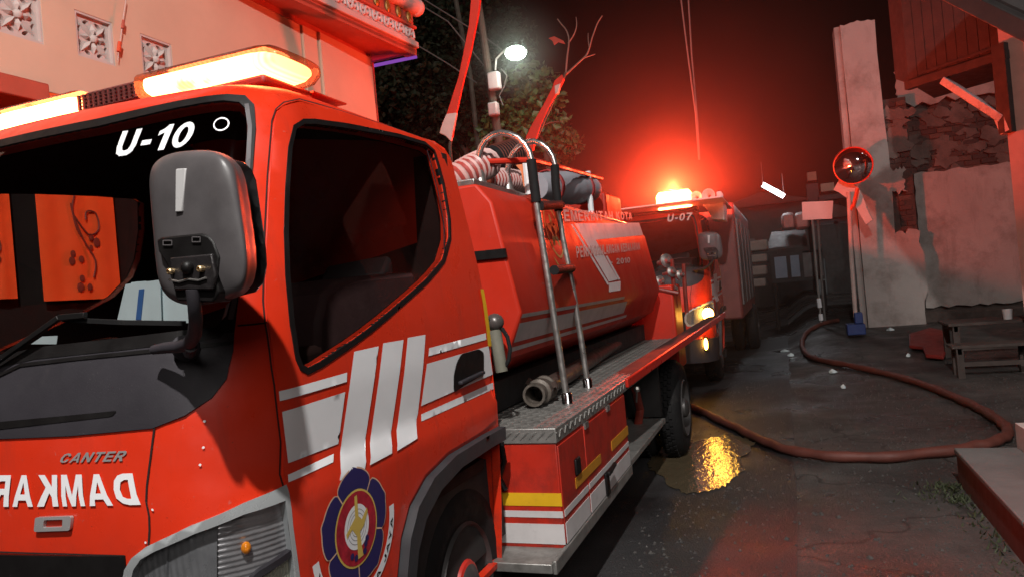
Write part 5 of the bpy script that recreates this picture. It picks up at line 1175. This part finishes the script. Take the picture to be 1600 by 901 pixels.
obj('end_boards', MB().prism([A, A2, V(A2.x, A2.y, zt2), V(A.x, A.y, zt2)], nf * -.02), M('brown_end_boards', (.036, .020, .017), .75, var=.25, scale=5, bump=.3, bscale=14), ho)
obj('overhang_floor', MB().prism([A + V(0, 0, .01), B + V(0, 0, .01), B + V(.5, 1.3, .01), A + V(.5, 1.3, .01)], (0, 0, .04)), m_wood, ho)
obj('sill_beam', MB().bar(A + nf * .04 + V(0, 0, -.035), onf(1578, 80, .04) + V(0, 0, -.035), .10, .10), m_beam, ho)
obj('sill_strip', MB().bar(onf(1440, 116, .05), onf(1562, 74, .05), .02, .035), m_wood, ho)
wp = at(1572, 80, Y=onf(1572, 80).y - .02)
obj('wall_post', MB().bar(onf(1566, 70, .03), onf(1579, 208, .03), .14, .14), m_beam, ho)
obj('brace', MB().bar(onf(1479, 126, .06), onf(1572, 186, .06), .09, .09), m_wornw, ho, bevel=.01)
obj('brace_foot', MB().bar(onf(1569, 184, .05), onf(1579, 208, .05), .10, .12), m_wornw, ho, bevel=.01)
pw0 = onf(1582, 60); pw1 = onf(1602, 420); Xc = pw0
mb = MB(); e = Vector((.9, -.3, 0)).normalized(); pbase = onf(1590, 300); 
mb.prism([V(pbase.x - .05, pbase.y - .02, 0), V(pbase.x + .8, pbase.y - .3, 0), V(pbase.x + .8, pbase.y - .3, 5.2), V(pbase.x - .05, pbase.y - .02, 5.2)], (.15, .4, 0))
obj('pink_wall', mb, M('salmon_plaster', (.60, .30, .24), .8, var=.08, bump=.2, bscale=12, dirt=.15), ho)
ea, eb = at(1470, -22, Y=6.6), at(1640, 62, Y=5.9); ed = (eb - ea).normalized(); ea -= ed * .9; eb += ed * .9
ev = thing('eave', 'black eave timber crossing the top right corner of the picture', 'eave', V(eb.x, eb.y, 0))
obj('eave_timber', MB().bar(ea, eb, .14, .13), m_beam, ev, bevel=.01)
obj('eave_roof', MB().prism([ea + V(.02, 0, .07), eb + V(.02, 0, .07), eb + V(1.2, -.2, .75), ea + V(1.2, -.2, .75)], (0, 0, .03)), m_beam, ev)
obj('eave_post', MB().bar(eb, V(eb.x, eb.y, 0), .12, .12, (0, 1, 0)), m_beam, ev)
# ------------------------------------------------------------------ convex traffic mirror with cloth
YM2 = 13.0
cm = thing('traffic_mirror', 'orange rimmed round convex mirror on thin post in blue stepped block', 'mirror', at(1337, 520, Y=YM2))
c = at(1333, 259, Y=YM2); Rm = 26 * 12.9 / 1150; ax = Vector((-.22, -1, -.12)).normalized()
m_orange = M('orange_plastic', (.75, .07, .02), .4, var=.08)
obj('mirror_back', MB().lathe(c, ax, [(.001, -.10), (Rm * .6, -.09), (Rm, -.03), (Rm * 1.02, .0), (Rm * 1.02, .02), (Rm * .955, .022), (Rm * .955, .015)], 36), m_orange, cm)
obj('mirror_face', MB().lathe(c, ax, [(Rm * .96, .018), (Rm * .8, .05), (Rm * .6, .075), (Rm * .35, .092), (.001, .10)], 36), M('mirror_chrome', (.62, .62, .62), .04, 1., var=.05, rvar=.02), cm, smooth=60)
hd = MB(); n = 20; e1 = ax.orthogonal().normalized(); upv = (V(0, 0, 1) - ax * ax.z).normalized(); sd_ = ax.cross(upv)
P = []
for ext in (.0, .13):
    for k in range(n + 1):
        a_ = PI * (k / n) ; P.append(c + (sd_ * math.cos(a_) + upv * math.sin(a_)) * Rm * 1.03 + ax * (.02 + ext * .8 * math.sin(a_)))
hd.add(P, [(k, k + 1, n + 2 + k, n + 1 + k) for k in range(n)]); obj('mirror_hood', hd, m_orange, cm)
post = [at(1326, 300, Y=YM2 + .12), at(1330, 400, Y=YM2 + .1), at(1337, 495, Y=YM2 + .06)]
obj('post', MB().tube(post, .034, 10), M('pale_post', (.55, .42, .38), .55, var=.15, dirt=.2), cm)
obj('post_arm', MB().tube([at(1340, 294, Y=YM2 + .02), at(1334, 320, Y=YM2 + .08), at(1327, 330, Y=YM2 + .12)], .03, 8), m_orange, cm)
m_blue = M('blue_paint', (.025, .05, .19), .6, var=.12, bump=.1, bscale=20, dirt=.12)
gb = gz(1, YM2)
a_, b_, c_ = at(1334, 488, Y=YM2), at(1346, 488, Y=YM2), at(1322, 506, Y=YM2)
obj('blue_block', MB().box(c_.x, b_.x + .03, YM2 - .15, YM2 + .2, at(1335, 523, Y=YM2 - .15).z, c_.z), m_blue, cm, bevel=.015)
obj('blue_block_top', MB().box(a_.x, b_.x + .01, YM2 - .08, YM2 + .18, c_.z + .001, a_.z), m_blue, cm, bevel=.015)
clp = [(1302, 297), (1311, 281), (1326, 285), (1341, 293), (1347, 306), (1354, 325), (1363, 344), (1353, 351), (1344, 336), (1334, 318), (1322, 309), (1311, 301)]
ct = obj('hanging_cloth', MB().prism([at(x, y, Y=YM2 + .20 + .03 * math.sin(k * 1.9)) for k, (x, y) in enumerate(clp)], (.01, .02, 0)), M('pale_cloth', (.62, .50, .46), .8, var=.1, bump=.4, bscale=7)); tag(ct, 'pale cloth draped behind the orange convex mirror', 'cloth')
# ------------------------------------------------------------------ sign, food cart, boards, bags, tube lamp
YS = 14.6
sg = thing('sign_board', 'blank white sign board on two thin poles beyond the hose', 'sign', at(1282, 500, Y=YS))
obj('board', MB().prism([at(x, y, Y=YS) for x, y in ((1253, 316), (1302, 314), (1300, 342), (1254, 344))], (0, .03, 0)), M('sign_white', (.60, .52, .50), .6, var=.06), sg)
obj('pole', MB().tube([at(1269, 344, Y=YS + .02), at(1277, 440, Y=YS + .02), at(1283, 505, Y=YS + .02)], .022, 8), m_steel, sg)
obj('pole', MB().tube([at(1278, 344, Y=YS + .3), at(1284, 440, Y=YS + .3), at(1289, 500, Y=YS + .3)], .022, 8), m_steel, sg)
obj('pole_collar', MB().tube([at(1279, 466, Y=YS), at(1281, 480, Y=YS)], .04, 8), m_white, sg); obj('pole_collar', MB().tube([at(1282, 490, Y=YS), at(1283, 500, Y=YS)], .04, 8), m_white, sg)
YC = 17.0; gy = gz(0, YC)
ct_ = thing('food_cart', 'dark food cart with pale blue side panels under a sloping roof', 'cart', V(at(1232, 440, Y=YC).x, YC, gz(.2, YC)))
q = lambda x, y, dy=0: at(x, y, Y=YC + dy)
obj('cart_roof', MB().prism([q(1198, 392), q(1262, 385), q(1258, 362, .6), q(1206, 366, .6)], (0, .02, .05)), M('cart_roof', (.06, .05, .05), .7, var=.2), ct_)
obj('cart_body', MB().box(q(1207, 440).x, q(1290, 440).x, YC + .05, YC + .9, q(1240, 440).z, q(1240, 394).z), M('cart_body', (.035, .03, .03), .7, var=.2), ct_)
m_cp = M('cart_panel', (.20, .24, .32), .5, var=.12)
for x0, x1 in ((1211, 1230), (1236, 1250)): obj('cart_panel', MB().box(q(x0, 420).x, q(x1, 420).x, YC + .02, YC + .05, q(1230, 434).z, q(1230, 400).z), m_cp, ct_, bevel=.005)
obj('cart_panel', MB().box(q(1256, 420).x, q(1286, 420).x, YC + .02, YC + .05, q(1270, 432).z, q(1270, 394).z), M('cart_side', (.13, .11, .11), .6), ct_)
for x in (1210, 1286): obj('cart_leg', MB().tube([q(x, 438, .1), V(q(x, 438, .1).x, YC + .1, 0)], .04, 8), m_beam, ct_)
for k, (x0, x1, y0, y1, lab) in enumerate(((1222, 1242, 331, 362, 'left pale sack on the food cart roof'), (1242, 1264, 330, 361, 'right pale sack on the food cart roof, behind the sign'))):
    a_, b_ = q(x0, y1, .3), q(x1, y0, .3); mb = MB(); cc2 = (a_ + b_) / 2; mb.ball((0, 0, 0), 1, 12)
    mb.v = [tuple(cc2 + V(math.copysign(abs(v[0]) ** .6, v[0]) * (b_.x - a_.x) / 2, v[1] * .25, math.copysign(abs(v[2]) ** .6, v[2]) * (b_.z - a_.z) / 2)) for v in mb.v]
    tag(obj('sack', mb, M('pale_sack', (.30, .26, .25), .8, var=.15, bump=.5, bscale=7)), lab, 'sack', 'sacks on the cart roof')
YB = 16.0
for k, (y0, y1) in enumerate(((374, 394), (396, 412), (414, 432), (434, 450))):
    a_, b_ = at(1163, y1, Y=YB), at(1199 - k, y0, Y=YB)
    tag(obj('crate', MB().box(a_.x, b_.x, YB, YB + .8, a_.z, b_.z), M('crate_wood', (.22, .17, .15), .8, var=.2, scale=5), bevel=.03), ('topmost', 'second', 'third', 'lowest')[k] + ' pale crate in the stack beside the second truck', 'crate', 'crates stacked beside the second truck')
a_, b_ = at(1192, 289, Y=18), at(1225, 307, Y=18)
tl = thing('tube_lamp', 'lit white tube lamp hanging slanted in the dark street', 'lamp', (a_ + b_) / 2)
obj('tube', MB().tube([a_, b_], .055, 10), emit('tube_light', (.92, .96, 1.), 9), tl)
for e_ in (a_, b_): obj('hanger_wire', MB().tube([e_ + V(0, .06, .06), e_ + V(0, .2, .55)], .006, 5), m_cable, tl)
obj('fitting', MB().bar(a_ + V(0, .06, .06), b_ + V(0, .06, .06), .06, .04), m_steel, tl)
lamp('tube_lamp_light', (a_ + b_) / 2 + V(0, -.2, -.1), (.9, .95, 1), 45, .2)
# dark houses closing the street
m_far = M('far_wall', (.045, .038, .036), .85, var=.25, scale=1.5, dirt=.3); m_far2 = M('far_wall_grey', (.10, .105, .11), .85, var=.2, scale=1.5)
def far_house(label, x0, x1, ytop, Y, mat, zroof=.5):
    a_, b_ = at(x0, ytop, Y=Y), at(x1, ytop, Y=Y); th = thing('far_house', label, 'house', V((a_.x + b_.x) / 2, Y, 0))
    obj('wall', MB().box(a_.x, b_.x, Y, Y + 4, -.1, a_.z), mat, th)
    obj('roof', MB().prism([V(a_.x - .2, Y - .3, a_.z), V(b_.x + .2, Y - .3, a_.z), V((a_.x + b_.x) / 2, Y - .3, a_.z + zroof)], (0, 4.4, 0)), M('far_roof', (.05, .025, .02), .8, var=.2), th)
    for k in range(2):
        xx = lerp(a_.x, b_.x, .28 + .44 * k); obj('window', MB().box(xx - .3, xx + .3, Y - .02, Y + .02, 1.6, 2.6), m_beam, th)
        obj('window_frame', MB().box(xx - .36, xx + .36, Y - .03, Y + .01, 2.6, 2.68), m_far2, th)
    obj('door', MB().box(lerp(a_.x, b_.x, .5) - .4, lerp(a_.x, b_.x, .5) + .4, Y - .025, Y + .02, 0, 2.1), m_beam, th)
far_house('dark house behind the food cart at the end of street', 1120, 1265, 330, 30, m_far)
far_house('grey house wall between sign board and mirror post', 1268, 1345, 345, 24, m_far2, .4)
far_house('dark low house beyond the second truck, mostly hidden', 960, 1110, 345, 34, m_far)
th = thing('roof_stack', 'dark boxes piled on the grey house roof above the sign', 'boxes', at(1290, 300, Y=23.5))
for x0, x1, y0, y1, c_ in ((1262, 1275, 268, 283, (.25, .12, .08)), (1283, 1303, 285, 300, (.24, .16, .12)), (1262, 1278, 286, 316, (.03, .025, .025)), (1278, 1330, 300, 314, (.03, .026, .026))):
    a_, b_ = at(x0, y1, Y=23.5), at(x1, y0, Y=23.5); obj('box', MB().box(a_.x, b_.x, 23.5, 24, a_.z, b_.z), M('pile_box', c_, .8), th)
# ------------------------------------------------------------------ bench, table, mat, hose, step, litter
m_plank = M('weathered_plank', (.060, .042, .036), .75, var=.25, scale=5, bump=.25, bscale=18)
def bench(name, label, cat, x0, x1, y0, y1, z, h, n):
    g = gz((x0 + x1) / 2, y0); th = thing(name, label, cat, V((x0 + x1) / 2, (y0 + y1) / 2, g)); wd = (y1 - y0) / n
    for k in range(n): obj('plank', MB().box(x0, x1 - .02 * (k % 2), y0 + k * wd + .006, y0 + (k + 1) * wd - .006, z - .035, z), m_plank, th, bevel=.005)
    for x in (x0 + .08, x1 - .12):
        for y in (y0 + .05, y1 - .05): obj('leg', MB().box(x - .035, x + .035, y - .03, y + .03, gz(x, y) - .02, z - .036), m_plank, th)
        obj('cross_rail', MB().box(x - .02, x + .02, y0 + .02, y1 - .02, z - .10, z - .037), m_plank, th)
    obj('rail', MB().box(x0 + .08, x1 - .12, y0 + .04, y0 + .065, lerp(g, z, .35), lerp(g, z, .35) + .05), m_plank, th)
bench('bench', 'low wooden plank bench in front of the table, right side', 'bench', 1.66, 2.52, 9.45, 9.78, .37, .35, 3)
bench('table', 'dark wooden plank table behind the low bench, right side', 'table', 1.78, 3.0, 10.2, 10.9, .56, .5, 5)
c = at(1577, 519, Y=10.4); tag(obj('cup', MB().lathe(V(c.x, 10.4, .56), (0, 0, 1), [(.001, 0), (.045, 0), (.055, .12), (.05, .12), (.04, .01)], 14), m_whiteold), 'small pale cup standing on the wooden table', 'cup')
mt = [at(x, y, Z=.16) for x, y in ((1421, 531), (1455, 524), (1478, 527), (1480, 545), (1474, 553), (1446, 552), (1442, 544), (1421, 543))]
tag(obj('red_tarp', MB().prism([V(p.x, p.y, gz(p.x, p.y) + .03) for p in mt], (0, 0, .05)), M('red_tarp', (.22, .02, .015), .6, var=.2, bump=.4, bscale=6), bevel=.015), 'folded red tarpaulin on ground left of the table', 'tarpaulin')
def gpt(x, y, dz=0.):
    p = at(x, y, Z=0)
    for _ in range(30): p = at(x, y, Z=gz(p.x, p.y) + dz)
    return p
hp = [gpt(x, y, .045) for x, y in ((1040, 622), (1060, 628), (1085, 637), (1120, 653), (1160, 672), (1205, 693), (1250, 706), (1320, 713), (1400, 712), (1490, 702), (1535, 694), (1566, 684), (1575, 673), (1563, 658), (1530, 637), (1490, 619), (1440, 599), (1380, 582), (1320, 569), (1278, 561), (1260, 552), (1253, 538), (1258, 522), (1272, 511), (1292, 503), (1310, 500))]
tag(obj('fire_hose', MB().tube([p_ + V(.006 * math.sin(i_ * 1.7), .012 * math.sin(i_ * .9), 0) for i_, p_ in enumerate(smooth_path(hp, 6))], [.038 + .003 * math.sin(i_ * 1.1) for i_ in range(6 * 25 + 1)], 12), M('hose_rubber', (.12, .032, .022), .6, var=.25, scale=6, dirt=.25, dirtcol=(.09, .035, .028), dscale=4, bump=.25, bscale=140), smooth=60), 'thick brown-red fire hose looping from the truck across the concrete yard', 'hose')
# low step at right edge
zs = .22
s0 = at(1490, 699, Z=zs); sx0, sy1 = s0.x, s0.y; sx1 = at(1582, 692, Z=zs).x
st = thing('porch_step', 'low grey porch step with red painted side in the right foreground', 'step', V(sx0 + .3, sy1 - 1, 0))
obj('step_base', MB().box(sx0 + .01, sx1, -1, sy1 - .01, -.02, zs - .032), M('red_step_paint', (.13, .028, .022), .7, var=.2, scale=6, dirt=.2), st)
m_sl = M('step_slab', (.15, .145, .14), .75, var=.12, scale=4, bump=.2, bscale=25, dirt=.35, dirtcol=(.11, .09, .085)); m_sl2 = M('step_slab_pink', (.20, .17, .16), .75, var=.12, scale=4, bump=.2, bscale=25, dirt=.35, dirtcol=(.16, .12, .11))
ysp = at(1560, 812, Z=zs).y
obj('slab', MB().box(sx0, sx1, ysp + .003, sy1, zs - .03, zs), m_sl, st, bevel=.006); obj('slab', MB().box(sx0, sx1, -1, ysp - .003, zs - .03, zs - .001), m_sl2, st, bevel=.006)
obj('side_wall', MB().box(sx1 + .003, sx1 + .12, -1, sy1 + .02, -.02, at(1582, 660, Y=sy1 + .02).z), M('pale_wall', (.55, .45, .42), .8, var=.1, bump=.2), st)
# litter and weeds
for k, (x, y, s_, lab) in enumerate(((1226, 549, .16, 'white crumpled litter beside the hose bend, larger piece'), (1236, 555, .12, 'white crumpled litter beside the hose bend, smaller piece'), (1301, 581, .11, 'flat white scrap on concrete inside the hose loop'), (1318, 605, .06, 'tiny white scrap nearest the middle of hose loop'), (1391, 515, .16, 'white scrap at the foot of the pillar'), (1419, 556, .06, 'tiny white scrap below the red tarpaulin'))):
    p = gpt(x, y, .012); r2 = random.Random(k); mb = MB(); n = 7
    mb.add([p + V(s_ * .5 * math.cos(j * 2 * PI / n) * r2.uniform(.6, 1.2), s_ * .5 * math.sin(j * 2 * PI / n) * r2.uniform(.5, 1), r2.uniform(0, .03)) for j in range(n)] + [p + V(0, 0, .045)] + [p + V(s_ * .4 * math.cos(j * 2 * PI / n), s_ * .4 * math.sin(j * 2 * PI / n), -.006) for j in range(n)], [(j, (j + 1) % n, n) for j in range(n)] + [(j, n + 1 + j, n + 1 + (j + 1) % n, (j + 1) % n) for j in range(n)])
    tag(obj('litter', mb, m_paper if k != 9 else m_white, smooth=0), lab, 'litter', 'paper litter on the ground')
wd_ = MB(); r2 = random.Random(4)
for k in range(420):
    t_ = r2.random(); x = sx0 - abs(r2.gauss(0, .06)); y = sy1 - .05 - r2.random() ** 1.6 * 1.9
    if r2.random() < .35: x = sx0 - .02 - abs(r2.gauss(0, .12)); y = sy1 - r2.uniform(0, .45)
    h = r2.uniform(.012, .04); a_ = r2.uniform(0, 6.28); d = V(math.cos(a_), math.sin(a_), 0); l_ = d * .006; tip = V(r2.uniform(-.03, .03), r2.uniform(-.03, .03), h)
    wd_.add([V(x, y, .002) - l_, V(x, y, .002) + l_, V(x, y, 0) + tip], [(0, 1, 2)])
o = obj('weeds', wd_, M('weed', (.05, .06, .025), .7, var=.3), smooth=0, fix=False); o['kind'] = 'stuff'; o['label'] = 'short green weeds growing along the foot of porch step'; o['category'] = 'weeds'
